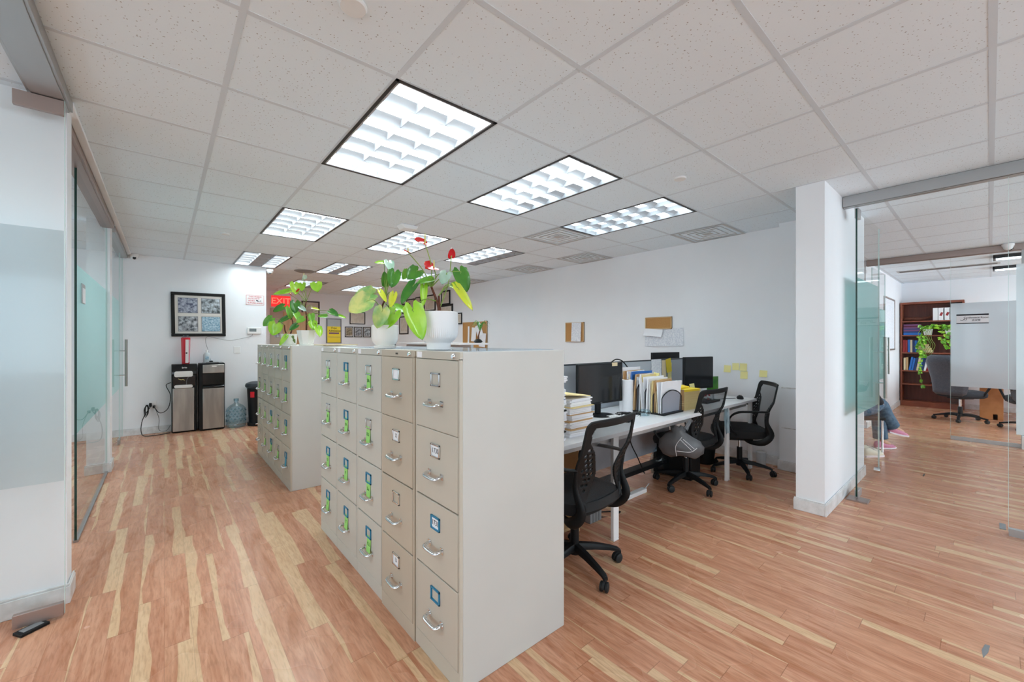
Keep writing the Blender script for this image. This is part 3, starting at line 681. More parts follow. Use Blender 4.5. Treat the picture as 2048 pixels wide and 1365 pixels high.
# ------------------------------------------------------------------ filing cabinets
def cabinet(label, at, w, fronts, body='puttyf', side='side', depth=.59, h=1.317, group=None, stub=True, maker=False):
    """fronts: four of (holder material, note material or None, card text or None, note text)"""
    t = thing('filing_cabinet', label, 'filing cabinet', at, 0, group)
    g = .0015
    bm = bm_new(); box(bm, .012, depth, g, w - g, 0, h)
    o = obj('body', bm, side, t, bevel=.003)
    # front face frame: top rail, stiles, plinth, so that the gaps read dark
    bm = bm_new()
    box(bm, 0, .013, g, w - g, 1.284, h); box(bm, 0, .013, g, w - g, 0, .072)
    box(bm, 0, .013, g, .014, .07, 1.29); box(bm, 0, .013, w - .014, w - g, .07, 1.29)
    obj('front_frame', bm, body, t, bevel=.0015)
    boxo('reveal', .009, .0135, .013, w - .013, .07, 1.286, 'gap', t)
    bm = bm_new(); mx = Matrix.Translation((-.004, .045, 1.299)) @ Matrix.Rotation(R(-90), 4, 'Y'); lathe(bm, [(0, .006), (.008, .006), (.011, 0), (.011, -.006)], 18, mx=mx); box(bm, -.011, -.0095, .0435, .0465, 1.293, 1.305)
    obj('lock', bm, 'chrome', t, smooth=True)
    if maker: boxo('maker_plate', -.0015, 0, w / 2 - .012, w / 2 + .012, 1.295, 1.303, 'gap', t)
    if stub: boxo('paper_patch', -.001, 0, w - .06, w - .016, 1.288, 1.313, 'paper', t)
    tops = [1.282, .984, .682, .380]
    for k, z1 in enumerate(tops):
        hm, nm, card, ntxt = fronts[k]; z0 = z1 - .296 if k < 3 else .076
        d = boxo('drawer', -.002, .011, .0165, w - .0165, z0, z1, body, t, bevel=.0025); c = w / 2
        bm = bm_new()
        for a, b, p, q in ((-.036, .036, -.062, -.055), (-.036, .036, -.112, -.105), (-.036, -.029, -.112, -.055), (.029, .036, -.112, -.055)): box(bm, -.0085, -.002, c + a, c + b, z1 + p, z1 + q)
        obj('label_holder', bm, hm, d, bevel=.001)
        if card is not None:
            cd = boxo('card', -.004, -.002, c - .03, c + .03, z1 - .105, z1 - .062, 'paper', d)
            if card: textmesh('card_lettering', card, .030, 'ink', d, (-.0045, c, z1 - .084), FACE_NX, sx=.9)
        bm = bm_new(); zz = z1 - .185
        tube(bm, [(-.002, c + .05, zz + .004), (-.016, c + .050, zz + .003), (-.028, c + .047, zz), (-.033, c + .035, zz - .003), (-.034, c, zz - .004), (-.033, c - .035, zz - .003), (-.028, c - .047, zz), (-.016, c - .050, zz + .003), (-.002, c - .05, zz + .004)], .009, 12, True, 5, flat=.7)
        for s_ in (-1, 1): box(bm, -.005, -.002, c + s_ * .05 - .012, c + s_ * .05 + .012, zz - .008, zz + .016)
        obj('handle', bm, 'chrome', d, smooth=True)
        if nm:
            dy = rnd.uniform(-.008, .008); bm = bm_new(); tz = rnd.uniform(-.006, .006)
            n_ = 5
            sheet(bm, lambda u, v: (-.0045 - .006 * v * v * (1 if k % 2 else .4), c + dy - .027 + .054 * u + tz * v, z1 - .1 - .088 * v), 3, n_)
            obj('sticky_note', bm, nm, d, solid=.0006)
            if ntxt: textmesh('note_lettering', ntxt, .026, 'gink', d, (-.0065 - .001, c + dy, z1 - .142), FACE_NX)
    return t
CH, BL, GN, BN = 'chrome', 'bluep', 'green_note', 'blue_note'
G1 = 'near row of five four-drawer filing cabinets'; G2 = 'far row of five four-drawer filing cabinets'
X0 = .865; w = .366; y = 1.32
cabinet('nearest filing cabinet with broad bare side, number cards 1730 and 1731', (X0, y, 0), w, [(CH, None, None, ''), (CH, None, '1730', ''), (BL, None, '1731', ''), (BL, None, None, '')], 'puttyf', 'side', group=G1)
cabinet('tan filing cabinet with four silver label holders and no green notes', (X0 - .006, y + w, 0), w, [(CH, None, '', ''), (CH, None, 'X', ''), (CH, None, None, ''), (CH, None, 'U', '')], 'tanp', 'tanp', group=G1, stub=False, maker=True)
cabinet('middle cabinet of the near row, green notes beside the tan cabinet', (X0, y + 2 * w, 0), w, [(CH, GN, None, 'S/A'), (CH, GN, None, 'R.S'), (BL, GN, None, 'Lo'), (BL, GN, None, 'C.L')], 'putty', 'side', group=G1)
cabinet('fourth cabinet of the near row with all four label holders blue', (X0, y + 3 * w, 0), w, [(BL, GN, None, 'L'), (BL, GN, None, 'D'), (BL, GN, None, 'F'), (BL, GN, None, 'T')], 'putty', 'side', group=G1)
cabinet('last cabinet of the near row, silver holders above and blue below', (X0, y + 4 * w, 0), w, [(CH, GN, None, 'I'), (CH, GN, None, 'K'), (BL, GN, None, 'G'), (BL, GN, None, 'E')], 'putty', 'side', group=G1)
w2 = .342; y2 = 4.085
cabinet('far row cabinet with exposed side and a blue note on its bottom drawer', (X0, y2, 0), w2, [(BL, GN, None, ''), (BL, GN, None, ''), (BL, GN, None, ''), (BL, BN, None, '')], 'puttyf', 'side', group=G2, stub=False)
cabinet('far row cabinet second from its exposed side, silver holders', (X0, y2 + w2, 0), w2, [(CH, GN, None, ''), (CH, GN, None, ''), (CH, GN, None, ''), (CH, GN, None, '')], 'puttyf', 'side', group=G2, stub=False)
cabinet('middle cabinet of the far row, blue holders on lower drawers', (X0, y2 + 2 * w2, 0), w2, [(CH, GN, None, ''), (CH, GN, None, ''), (BL, GN, None, ''), (BL, GN, None, '')], 'puttyf', 'side', group=G2, stub=False)
cabinet('far row cabinet next to the last, silver holders and green notes', (X0, y2 + 3 * w2, 0), w2, [(CH, GN, None, ''), (CH, GN, None, ''), (CH, GN, None, ''), (CH, GN, None, '')], 'puttyf', 'side', group=G2, stub=False)
cabinet('farthest cabinet of the far row, bottom drawer without a note', (X0, y2 + 4 * w2, 0), w2, [(CH, GN, None, ''), (CH, GN, None, ''), (CH, GN, None, ''), (CH, None, None, '')], 'puttyf', 'side', group=G2, stub=False)
TOP = 1.317

# ------------------------------------------------------------------ anthuriums
def leaf(bm, base, tip, width, nrm, curl=.18):
    base = Vector(base); tip = Vector(tip); ax = tip - base; L = ax.length; ax.normalize()
    s = ax.cross(nrm).normalized(); n = s.cross(ax).normalized()
    N = 12; half = width / 2
    def prof(v):   # heart outline: v from -0.22 (lobes behind the stalk) to 1 (tip)
        if v < 0: return math.sqrt(max(0, 1 - (v / -.24) ** 2)) * .62
        return (1 - v) ** .72 * (1 + 1.0 * v) * .98 if v > .0 else .62
    rows = []
    for i in range(N + 1):
        v = i / N; ww = half * max(.0, ((1 - v) ** .75) * (1 + 1.15 * v)); 
        row = []
        for k in range(-4, 5):
            u = k / 4
            back = -.26 * L * (1 - v) ** 3 * (math.sin(min(1, abs(u) * 1.15) * math.pi) ** .8 if abs(u) < .87 else .25)
            p = base + ax * (v * L + back) + s * (u * ww) + n * (half * (.42 * u * u - .12 * abs(u)) - curl * L * v * v * .6 + .03 * half * math.sin(9 * v + 3 * u))
            row.append(bm.verts.new(p))
        rows.append(row)
    for a, b in zip(rows, rows[1:]):
        for k in range(8): bm.faces.new([a[k], a[k + 1], b[k + 1], b[k]])
def anthurium(P, label, pot, stems):
    x, y = P['at']; t = thing('potted_anthurium', label, 'potted plant', (x, y, TOP + (.004 if y < 3 else 0)), 0, 'anthuriums on the filing cabinets')
    if pot == 'ribbed':
        bm = bm_new(); seg = 120; prof = [(.049, 0), (.05, .001), (.05, .030), (.052, .033), (.068, .046), (.078, .066), (.081, .10), (.080, .172), (.077, .174), (.075, .172), (.075, .155), (0, .155)]
        at = Vector((0, 0, 0)); rings = []
        for r, z in prof:
            ring = []
            for i in range(seg):
                a = 2 * math.pi * i / seg; k = 1 + (.013 * (1 if i % 2 else -1) if .046 <= z <= .17 and r > .06 else 0)
                ring.append(bm.verts.new((r * k * math.cos(a), r * k * math.sin(a), z)) if r > 0 else None)
            rings.append(ring)
        for a, b in zip(rings, rings[1:]):
            if b[0] is None: bm.faces.new(a); continue
            for i in range(seg): bm.faces.new([a[i], a[(i + 1) % seg], b[(i + 1) % seg], b[i]])
        bm.faces.new(rings[0][::-1])
        for v in bm.verts: v.co.x *= 1.1; v.co.y *= 1.1
        obj('pot', bm, 'potm', t, smooth=True); zt = .155; rs = .08
    elif pot == 'round':
        bm = bm_new(); seg = 56; prof = [(.05, .014), (.058, .022), (.067, .036), (.072, .055), (.073, .125), (.071, .127), (.068, .125), (.068, .115), (0, .115)]
        lathe(bm, prof, seg); obj('pot', bm, 'pot', t, smooth=True)
        bm = bm_new(); lathe(bm, [(0, 0), (.058, 0), (.061, .012), (.055, .014), (0, .014)], 48); obj('saucer', bm, 'pot', t, smooth=True); zt = .115; rs = .066
    elif pot == 'hex':
        bm = bm_new(); seg = 8; prof = [(.056, .012), (.060, .02), (.084, .13), (.086, .142), (.082, .142), (.078, .125), (0, .125)]
        lathe(bm, prof, seg); obj('pot', bm, 'pot', t, bevel=.003)
        bm = bm_new(); lathe(bm, [(0, 0), (.062, 0), (.066, .014), (.055, .016), (0, .016)], 32); obj('saucer', bm, 'pot', t, smooth=True); zt = .125; rs = .075
    else:
        bm = bm_new(); lathe(bm, [(.06, .010), (.066, .018), (.073, .10), (.075, .112), (.071, .112), (.068, .1), (0, .1)], 36); obj('pot', bm, 'pot', t, smooth=True)
        bm = bm_new(); lathe(bm, [(0, 0), (.066, 0), (.07, .01), (.06, .012), (0, .012)], 32); obj('saucer', bm, 'pot', t, smooth=True); zt = .1; rs = .068
        # painted sprig on the pot
        bm = bm_new()
        for k in range(6): a = -.55 + k * .06; lathe(bm, [(0, .002), (.007 + .003 * (k % 3), 0), (0, -.002)], 8, mx=Matrix.Translation((.0735 * math.sin(a) * -1, -.0735 * math.cos(a), .03 + .011 * k)) @ Matrix.Rotation(R(90), 4, 'X'))
        obj('painted_sprig', bm, 'greenb', t)
    bm = bm_new(); lathe(bm, [(0, zt + .006), (rs * .6, zt + .008), (rs, zt + .001)], 24); obj('soil', bm, 'soil', t, smooth=True)
    crowns = []
    bm = bm_new()
    for pth in stems: tube(bm, [(0 + pth[0][0] * .2, pth[0][1] * .2, zt - .01)] + [tuple(p) for p in pth], [.008, .007, .006, .005], 8); crowns.append([Vector(p) for p in pth])
    obj('stem', bm, 'bark', t, smooth=True)
    view = Vector((-x, -y, .04)).normalized()
    allc = [p for c in crowns for p in c]
    groups = {}
    for q, L in enumerate(P['leaves']):
        b = Vector(L[0:3]); tp = Vector(L[3:6]); wd = L[6] * 1.12; k = L[7]
        rr = random.Random(q * 7 + int(x * 1000))
        nrm = (view * .75 + Vector((0, 0, .55)) + Vector((rr.uniform(-.3, .3), rr.uniform(-.3, .3), 0))).normalized()
        bm = bm_new(); leaf(bm, b, tp, wd, nrm, .12 + .1 * rr.random())
        lf = obj('leaf', bm, LEAF[k], t, smooth='all')
        src = min(allc, key=lambda c: (c - b).length + (.5 if c.z > b.z + .06 else 0))
        mid = (src + b) / 2 + Vector((0, 0, .025)) + (b - src).cross(Vector((0, 0, 1))) * .05
        bm = bm_new(); tube(bm, [src, mid, b, b + (tp - b) * .12], [.0028, .0022, .0018, .0012], 6); obj('leaf_stalk', bm, 'stem', lf, smooth=True)
    for q, L in enumerate(P['flowers']):
        b = Vector(L[0:3]); tp = Vector(L[3:6]); wd, sz, k = L[6:9]
        m = {'r': 'red', 'm': 'maroon', 'w': LEAF['p']}[k]
        nrm = (Vector((0, 0, 1)) * .7 + view * .7).normalized()
        if (tp - b).length < wd * .8: tp = b + (tp - b).normalized() * wd * .9
        bm = bm_new(); leaf(bm, b, tp, wd * 1.5, nrm, -.1); fl = obj('flower', bm, m, t, smooth='all')
        bm = bm_new(); tube(bm, [b, Vector((b.x, b.y, max(sz, b.z + .012)))], [.004, .0025], 8, False); obj('spadix', bm, 'spad', fl, smooth=True)
        src = min(allc, key=lambda c: (Vector((c.x, c.y, 0)) - Vector((b.x, b.y, 0))).length)
        mid = (src + b) / 2 + Vector((.012, -.006, .0))
        bm = bm_new(); tube(bm, [src, mid, b], [.0028, .0022, .002], 6); obj('flower_stalk', bm, 'stem', fl, smooth=True)
    return t
anthurium(PLANT_A, 'largest anthurium with red flowers in a ribbed white pot on the nearest cabinets', 'ribbed', [[(0, 0, .19), (-.008, .004, .225), (-.03, .015, .29)], [(.005, 0, .19), (.0, .0, .25)]])
anthurium(PLANT_B, 'anthurium with large yellow-mottled leaf in a smooth white pot', 'round', [[(-.02, .01, .16), (-.015, .015, .22), (.0, .0, .27)], [(.012, -.008, .16), (.015, -.01, .235)]])
anthurium(PLANT_C, 'tall lime-leaved anthurium in a faceted white pot on the far cabinets', 'hex', [[(0, 0, .2), (.0, .0, .28), (-.008, .01, .36), (.0, .0, .42)]])
anthurium(PLANT_D, 'short anthurium in a round white pot with painted sprig, leftmost on the far cabinets', 'sprig', [[(-.03, .015, .14), (-.035, .02, .2)], [(.02, -.01, .14), (.03, -.02, .22), (.02, -.015, .27)]])
# papers on the far row top
bm = bm_new(); prism(bm, rrect(.34, .24, .01), 'z', 0, .006); o = obj('envelope', bm, 'manila', None, (1.29, 4.20, TOP + .001)); o.rotation_euler = (0, 0, R(14))
tag(o, 'manila envelope lying on top of the far cabinets', 'envelope')
boxo('paper_sheet', 1.18, 1.44, 4.4, 4.7, TOP, TOP + .004, 'paper'); tag(bpy.data.objects['paper_sheet'], 'white paper sheet on the far cabinet tops behind the manila envelope', 'paper')
# glass sheet and small things on the near row
o = boxo('glass_plate', .93, 1.42, 1.36, 2.9, TOP + .0005, TOP + .0035, 'acry'); tag(o, 'clear glass plate protecting the near cabinet tops', 'glass plate')
for ob in ():
    pass
# ------------------------------------------------------------------ picture wall (Y = 8)
WB = 8.0
def picture(label, x0, x1, z0, z1, Y, frame='pframe', fw=.03, mat_='matb', inner=None, depth=.025, name='picture_frame', face='ny', group=None, roll=0):
    """framed picture; face 'ny' hangs on a wall of constant Y, 'nx' on a wall of constant X"""
    w, h = abs(x1 - x0), abs(z1 - z0); cx, cz = (x0 + x1) / 2, (z0 + z1) / 2
    t = thing(name, label, 'picture', (cx, Y, cz) if face == 'ny' else (Y, cx, cz), 0 if face == 'ny' else -90, group)
    if roll: t.rotation_euler = (0, R(roll), 0)
    bm = bm_new()
    box(bm, -w / 2, w / 2, -depth, 0, h / 2 - fw, h / 2); box(bm, -w / 2, w / 2, -depth, 0, -h / 2, -h / 2 + fw)
    box(bm, -w / 2, -w / 2 + fw, -depth, 0, -h / 2 + fw, h / 2 - fw); box(bm, w / 2 - fw, w / 2, -depth, 0, -h / 2 + fw, h / 2 - fw)
    obj('frame', bm, frame, t, bevel=min(.006, fw * .25))
    boxo('backing', -w / 2 + fw * .8, w / 2 - fw * .8, -depth * .5, -.001, -h / 2 + fw * .8, h / 2 - fw * .8, mat_, t)
    if inner:
        for (a, b, c, d, m) in inner:
            boxo('print', a * w / 2, b * w / 2, -depth * .56, -depth * .5, c * h / 2, d * h / 2, m, t)
    return t
p = picture('large black-framed picture with four small photos in a cream mat', .075, .748, 1.432, 2.108, WB, 'pframe', .045, 'matb', None, .03, roll=-.8)
for k, (a, b, c, d, m) in enumerate(((-.74, -.06, .08, .74, 'photo1'), (.10, .78, .08, .74, 'photo2'), (-.74, -.06, -.76, -.1, 'photo3'), (.10, .78, -.76, -.1, 'photo4'))):
    w, h = .673, .676
    ph = boxo('photo_border', a * w / 2 - .006, b * w / 2 + .006, -.017, -.015, c * h / 2 - .006, d * h / 2 + .006, 'grey', p)
    boxo('photo', a * w / 2, b * w / 2, -.019, -.017, c * h / 2, d * h / 2, m, ph)
t = thing('surveillance_sign', 'white sign with red border reading THESE PREMISES PROTECTED BY VIDEO SURVEILLANCE', 'sign', (1.158, WB, 2.045), 0)
bm = bm_new(); prism(bm, rrect(.27, .175, .015), 'y', -.004, 0); obj('plate', bm, 'white', t)
bm = bm_new()
o1 = rrect(.258, .163, .012); i1 = rrect(.25, .155, .010)
A = [bm.verts.new((a, -.0048, b)) for a, b in o1]; B = [bm.verts.new((a, -.0048, b)) for a, b in i1]
for i in range(len(A)): bm.faces.new([A[i], A[(i + 1) % len(A)], B[(i + 1) % len(A)], B[i]])
obj('border', bm, 'signred', t)
for s_, z_, q_, x_ in (('THESE PREMISES', .055, .026, 0), ('PROTECTED BY', .024, .024, -.02), ('VIDEO', -.012, .034, -.05), ('SURVEILLANCE', -.05, .032, 0)):
    textmesh('sign_lettering', s_, q_, 'signred', t, (x_, -.0052, z_), FACE_NY, True)
bm = bm_new(); box(bm, .015, .05, -.006, -.0045, -.016, 0, rot('Y', 25, (.03, 0, -.008))); tube(bm, [(.05, -.005, -.02), (.06, -.005, -.028), (.07, -.005, -.01), (.085, -.005, -.002), (.075, -.005, -.02), (.09, -.005, -.025)], .002, 5)
obj('camera_emblem', bm, 'ink', t)
t = thing('thermostat', 'white wall thermostat with grey display beside the picture', 'thermostat', (1.143, WB, 1.532))
bm = bm_new(); box(bm, -.1, .1, -.028, 0, -.055, .055); obj('body', bm, 'white', t, bevel=.006); boxo('display', -.07, .03, -.0295, -.028, -.015, .035, 'lcd', t, bevel=.001)
bm = bm_new(); tube(bm, [(1.12, 7.985, 1.48), (1.10, 7.985, 1.44), (.96, 7.985, 1.40), (.80, 7.98, 1.37), (.64, 7.975, 1.40), (.52, 7.97, 1.43), (.49, 7.96, 1.36), (.53, 7.9, 1.17), (.555, 7.86, 1.04)], .003, 6)
tag(obj('thermostat_cable', bm, 'grey', smooth=True), 'thin grey cable drooping from the thermostat to the right dispenser top', 'cable')
boxo('access_plate', .86, .95, 7.994, 8.0, 1.16, 1.27, 'white', bevel=.002); tag(bpy.data.objects['access_plate'], 'blank white cover plate on the wall above the water jug', 'cover plate')
# outlet with plugs and cords
t = thing('wall_outlet', 'white wall outlet low on the wall with black plugs', 'outlet', (-.13, WB, .42))
boxo('plate', -.04, .04, -.006, 0, -.06, .06, 'white', t, bevel=.003)
bm = bm_new(); box(bm, -.04, -.01, -.05, -.006, -.02, .03); box(bm, .0, .03, -.05, -.006, -.045, -.01); obj('plug', bm, 'black', t, bevel=.004)
def cord(label, pts, r=.0045, m='black', name='black_cable', cat='cord', n=6):
    bm = bm_new(); tube(bm, pts, r, 7, True, n); return tag(obj(name, bm, m, smooth=True), label, cat)
cord('black cord curving from the outlet up to the left water dispenser', [(-.12, 7.95, .40), (-.05, 7.93, .30), (.04, 7.9, .36), (.07, 7.88, .55), (.02, 7.9, .70), (.075, 7.93, .74)], .005)
cord('black cord looping down from the outlet to the floor', [(-.14, 7.95, .43), (-.24, 7.9, .22), (-.24, 7.8, .03), (-.12, 7.76, .008), (.06, 7.83, .008)], .005)
cord('grey cord loop hanging under the outlet', [(-.11, 7.95, .40), (-.06, 7.93, .22), (-.06, 7.9, .06), (.02, 7.92, .03), (.07, 7.96, .1)], .004, 'grey')
bm = bm_new()
for k in range(4): tube(bm, [(-.20 + .006 * k, 7.96 - .006 * k, .43), (-.225 + .006 * k, 7.95 - .008 * k, .36 + .01 * k), (-.215 + .005 * k, 7.95, .26 + .012 * k), (-.195 + .005 * k, 7.95, .27 + .01 * k), (-.185 + .004 * k, 7.955, .38), (-.20 + .006 * k, 7.96 - .006 * k, .43)], .003, 6)
tag(obj('bundled_cord', bm, 'black', smooth=True), 'bundled coil of black cord hanging left of the outlet', 'cord')

# ------------------------------------------------------------------ water station
def dispenser_body(label, x, y, w, d, h, bronze_side):
    return thing('water_dispenser', label, 'water dispenser', (x, y, 0))
t = dispenser_body('water dispenser with white tray, black top and steel lower door', .08, 7.77, .295, .21, 1.02, 0); w = .295; d = .225
bm = bm_new(); box(bm, 0, w, .018, d, .012, 1.01); box(bm, .01, w - .01, .03, d, 0, .012); obj('body', bm, 'black', t, bevel=.006)
bm = bm_new(); box(bm, .012, w - .03, 0, .02, .02, .66); obj('door', bm, 'steel', t, bevel=.006)
bm = bm_new(); prism(bm, [(.0, .86), (.0, .985), (.02, 1.012), (.06, 1.02), (.06, .86)], 'x', 0, w); obj('control_panel', bm, 'blackg', t, bevel=.003)
for q_ in t.children:
    if q_.name.startswith('control_panel'): textmesh('logo_lettering', 'brio', .036, 'white', q_, (w / 2, -.001, .965), FACE_NY, True)
bm = bm_new(); prism(bm, rrect(.215, .085, .025, 5, w / 2 - .01, .868), 'y', -.018, .03); obj('tap_housing', bm, 'white', t, bevel=.004)
bm = bm_new(); box(bm, .02, w - .02, .012, .03, .69, .84); obj('recess', bm, 'blackg', t)
bm = bm_new(); prism(bm, rrect(.215, .045, .02, 5, w / 2 - .01, .685), 'y', -.022, .03); obj('drip_tray', bm, 'white', t, bevel=.004)
bm = bm_new()
for dx in (-.06, 0, .06): tube(bm, [(w / 2 - .01 + dx, -.0, .85), (w / 2 - .01 + dx, -.002, .815)], .009, 10, False)
obj('tap', bm, 'black', t, smooth=True)
bm = bm_new(); tube(bm, [(.075, .005, .80), (.11, .003, .785), (.13, .003, .79), (.15, .003, .775)], .004, 6); obj('yellow_tag', bm, 'pyellow', t)
bm = bm_new(); tube(bm, [(.255, -.004, .84), (.20, -.008, .825), (.175, -.01, .78), (.17, -.01, .70)], .003, 6); obj('tube', bm, 'grey', t)
t = thing('water_dispenser', 'black water dispenser with steel upper and lower doors beside the water jug', 'water dispenser', (.40, 7.70, 0)); w = .315; d = .295
bm = bm_new(); box(bm, 0, w, .018, d, .012, 1.02); box(bm, .01, w - .01, .03, d, 0, .012); obj('body', bm, 'black', t, bevel=.005)
bm = bm_new(); box(bm, .04, w - .008, -.002, .02, .025, .64); obj('door', bm, 'steel', t, bevel=.006)
bm = bm_new(); box(bm, .04, w - .008, .0, .02, .87, 1.0); obj('upper_door', bm, 'steel', t, bevel=.006)
up = [c for c in t.children if c.name.startswith('upper_door')][0]
boxo('badge', .15, .21, -.002, .0, .965, .98, 'white', up, bevel=.001)
bm = bm_new(); box(bm, .04, w - .008, .006, .02, .70, .865); obj('recess', bm, 'blackg', t)
bm = bm_new(); prism(bm, [(.03, .70), (-.004, .665), (-.004, .645), (.03, .645)], 'x', .04, w - .008); obj('drip_tray', bm, 'blackg', t, bevel=.003)
bm = bm_new(); box(bm, .05, .30, .05, .26, 1.02, 1.026); box(bm, .09, .24, .02, .12, 1.026, 1.036)
tag(obj('tray_mat', bm, 'grey', None, (.40, 7.70, 0)), 'flat grey tray lying on top of the right water dispenser', 'tray')
bm = bm_new(); lathe(bm, [(0, 0), (.022, 0), (.025, .01), (.02, .02), (0, .022)], 16, (.55, 7.80, 1.036)); tag(obj('cable_remote', bm, 'black', smooth=True), 'small round black puck at the cable end on the right dispenser', 'puck')
# cup packet and bottle
t = thing('cup_packet', 'tall red and white packet of cups on the left water dispenser', 'cup packet', (.245, 7.86, 1.02)); 
bm = bm_new(); lathe(bm, [(0, 0), (.045, 0), (.047, .01), (.056, .37), (.054, .39), (0, .395)], 24); obj('sleeve', bm, 'redp', t, smooth=True)
bm = bm_new(); prism(bm, [(-.006, .012), (.03, .012), (.034, .36), (-.004, .36)], 'y', -.0605, -.04); obj('white_band', bm, 'white', t)
bm = bm_new(); prism(bm, [(.03, .02), (.044, .02), (.052, .36), (.036, .36)], 'y', -.056, -.03); obj('pink_band', bm, 'pinkp', t)
bm = bm_new(); lathe(bm, [(.05, .385), (.03, .41), (.034, .425), (.0, .42)], 12); obj('wrapper_end', bm, 'bottle', t)
boxo('barcode', -.002, .018, -.0615, -.0605, .15, .17, 'ink', t)
t = thing('sanitiser_bottle', 'translucent white bottle on the right water dispenser', 'bottle', (.50, 7.87, 1.026))
bm = bm_new(); lathe(bm, [(0, 0), (.042, 0), (.046, .01), (.046, .12), (.03, .15), (.014, .16), (0, .16)], 24); obj('body', bm, 'bfrost', t, smooth=True)
bm = bm_new(); lathe(bm, [(0, .155), (.017, .155), (.017, .195), (0, .2)], 18); obj('cap', bm, 'white', t, smooth=True)
boxo('label', -.02, .022, -.0475, -.040, .05, .10, 'photo4', t)
# water jug
t = thing('water_jug', 'empty blue-tinted water jug on the floor between dispenser and bin', 'water jug', (.865, 7.74, 0))
bm = bm_new(); prof = [(0, .004), (.11, .004), (.128, .02), (.132, .06), (.124, .075), (.132, .09), (.132, .14), (.124, .155), (.132, .17), (.132, .22), (.124, .235), (.131, .25), (.125, .30), (.085, .345), (.04, .37), (.029, .385), (.028, .43), (.032, .435), (.032, .445), (.0, .447)]
lathe(bm, prof, 36); obj('body', bm, 'bottle', t, smooth=True)
bm = bm_new()
for k in range(16):
    a = 2 * math.pi * k / 16
    for z in (.1, .18, .26): lathe(bm, [(0, .01), (.018, 0), (0, -.01)], 4, mx=Matrix.Translation((.128 * math.cos(a), .128 * math.sin(a), z + .01 * (k % 2))) @ Matrix.Rotation(a, 4, 'Z') @ Matrix.Rotation(R(90), 4, 'Y'))
obj('grip_pattern', bm, 'bottle', t)
bm = bm_new(); lathe(bm, [(.032, .41), (.035, .41), (.035, .45), (0, .452)], 20); obj('cap', bm, 'bottle', t, smooth=True)
# bin
t = thing('trash_can', 'black step bin with domed lid and red label beside the water jug', 'trash can', (1.17, 7.75, 0))
bm = bm_new(); prism(bm, rrect(.30, .26, .09, 8), 'z', .0, .045); lathe(bm, [(.135, .045), (.16, .60), (.16, .62), (0, .62)], 40); obj('body', bm, 'black', t, smooth=True)
bm = bm_new(); lathe(bm, [(.155, .60), (.185, .625), (.187, .645), (.175, .675), (.12, .70), (0, .71)], 44); obj('lid', bm, 'dgrey', t, smooth=True)
bm = bm_new(); lathe(bm, [(.15, .585), (.172, .60), (.168, .618), (.155, .622)], 40); obj('bin_liner', bm, 'bottle', t)
boxo('red_label', -.075, -.02, -.168, -.145, .46, .55, 'redp', t, mx=rot('Z', -22)); boxo('pedal', -.07, .07, -.19, -.12, .03, .05, 'chrome', t, bevel=.005)

# ------------------------------------------------------------------ right wall (X = 5.1)
WR = 5.1
def corkboard(label, y0, y1, z0, z1):
    t = thing('cork_board', label, 'cork board', (WR, (y0 + y1) / 2, (z0 + z1) / 2), -90, 'cork boards on the right wall'); w = abs(y1 - y0); h = z1 - z0
    boxo('cork', -w / 2, w / 2, -.012, 0, -h / 2, h / 2, 'cork', t); bm = bm_new(); f = .014
    box(bm, -w / 2, w / 2, -.02, 0, h / 2 - f, h / 2); box(bm, -w / 2, w / 2, -.02, 0, -h / 2, -h / 2 + f); box(bm, -w / 2, -w / 2 + f, -.02, 0, -h / 2, h / 2); box(bm, w / 2 - f, w / 2, -.02, 0, -h / 2, h / 2)
    obj('frame', bm, 'oak', t, bevel=.002); return t
def wallpaper_sheet(name, label, cat, y, z, w, h, m, rollv=0, lift=.0, x=WR - .022, group=None, curl=.01):
    bm = bm_new(); sheet(bm, lambda u, v: (0 - curl * (v ** 2) - lift, (u - .5) * -w, (.5 - v) * h), 4, 6)
    o = obj(name, bm, m, None, (x, y, z), solid=.0008); o.rotation_euler = (R(rollv), 0, 0)
    return tag(o, label, cat, group)
corkboard('small cork board with a narrow pinned list, left over the desks', 4.20, 4.59, 1.345, 1.665)
wallpaper_sheet('pinned_list', 'narrow printed list pinned on the small cork board', 'paper', 4.35, 1.505, .20, .31, 'paper2', 1)
corkboard('wide low cork board above the double calendar sheets', 2.72, 3.11, 1.52, 1.685)
wallpaper_sheet('wall_calendar', 'wide printed calendar sheet hanging below the low cork board', 'calendar', 2.84, 1.41, .55, .235, 'paper2', -1, x=WR - .006)
wallpaper_sheet('folded_paper', 'blank folded white sheet hanging over the wall calendar', 'paper', 2.98, 1.475, .27, .10, 'paper', 4, x=WR - .03, curl=.03)
corkboard('square cork board with four pinned papers, seen over the near cabinets', 6.76, 7.66, 1.17, 1.775)
for k, (y_, z_, w_, h_, r_, c_) in enumerate(((7.42, 1.48, .06, .40, 0, 'narrow paper strip at the left of the square cork board'), (7.22, 1.50, .17, .30, 4, 'tilted card second from left on the square cork board'),
                                           (7.02, 1.585, .20, .28, -28, 'diamond-tilted paper at the top of the square cork board'), (6.90, 1.38, .22, .29, 5, 'larger sheet at the lower right of the square cork board'))):
    wallpaper_sheet('pinned_paper', c_, 'paper', y_, z_, w_, h_, 'paper', r_, group='papers pinned on the square cork board', x=WR - .022 - .002 * k)
NG = 'pale yellow sticky notes on the right wall'
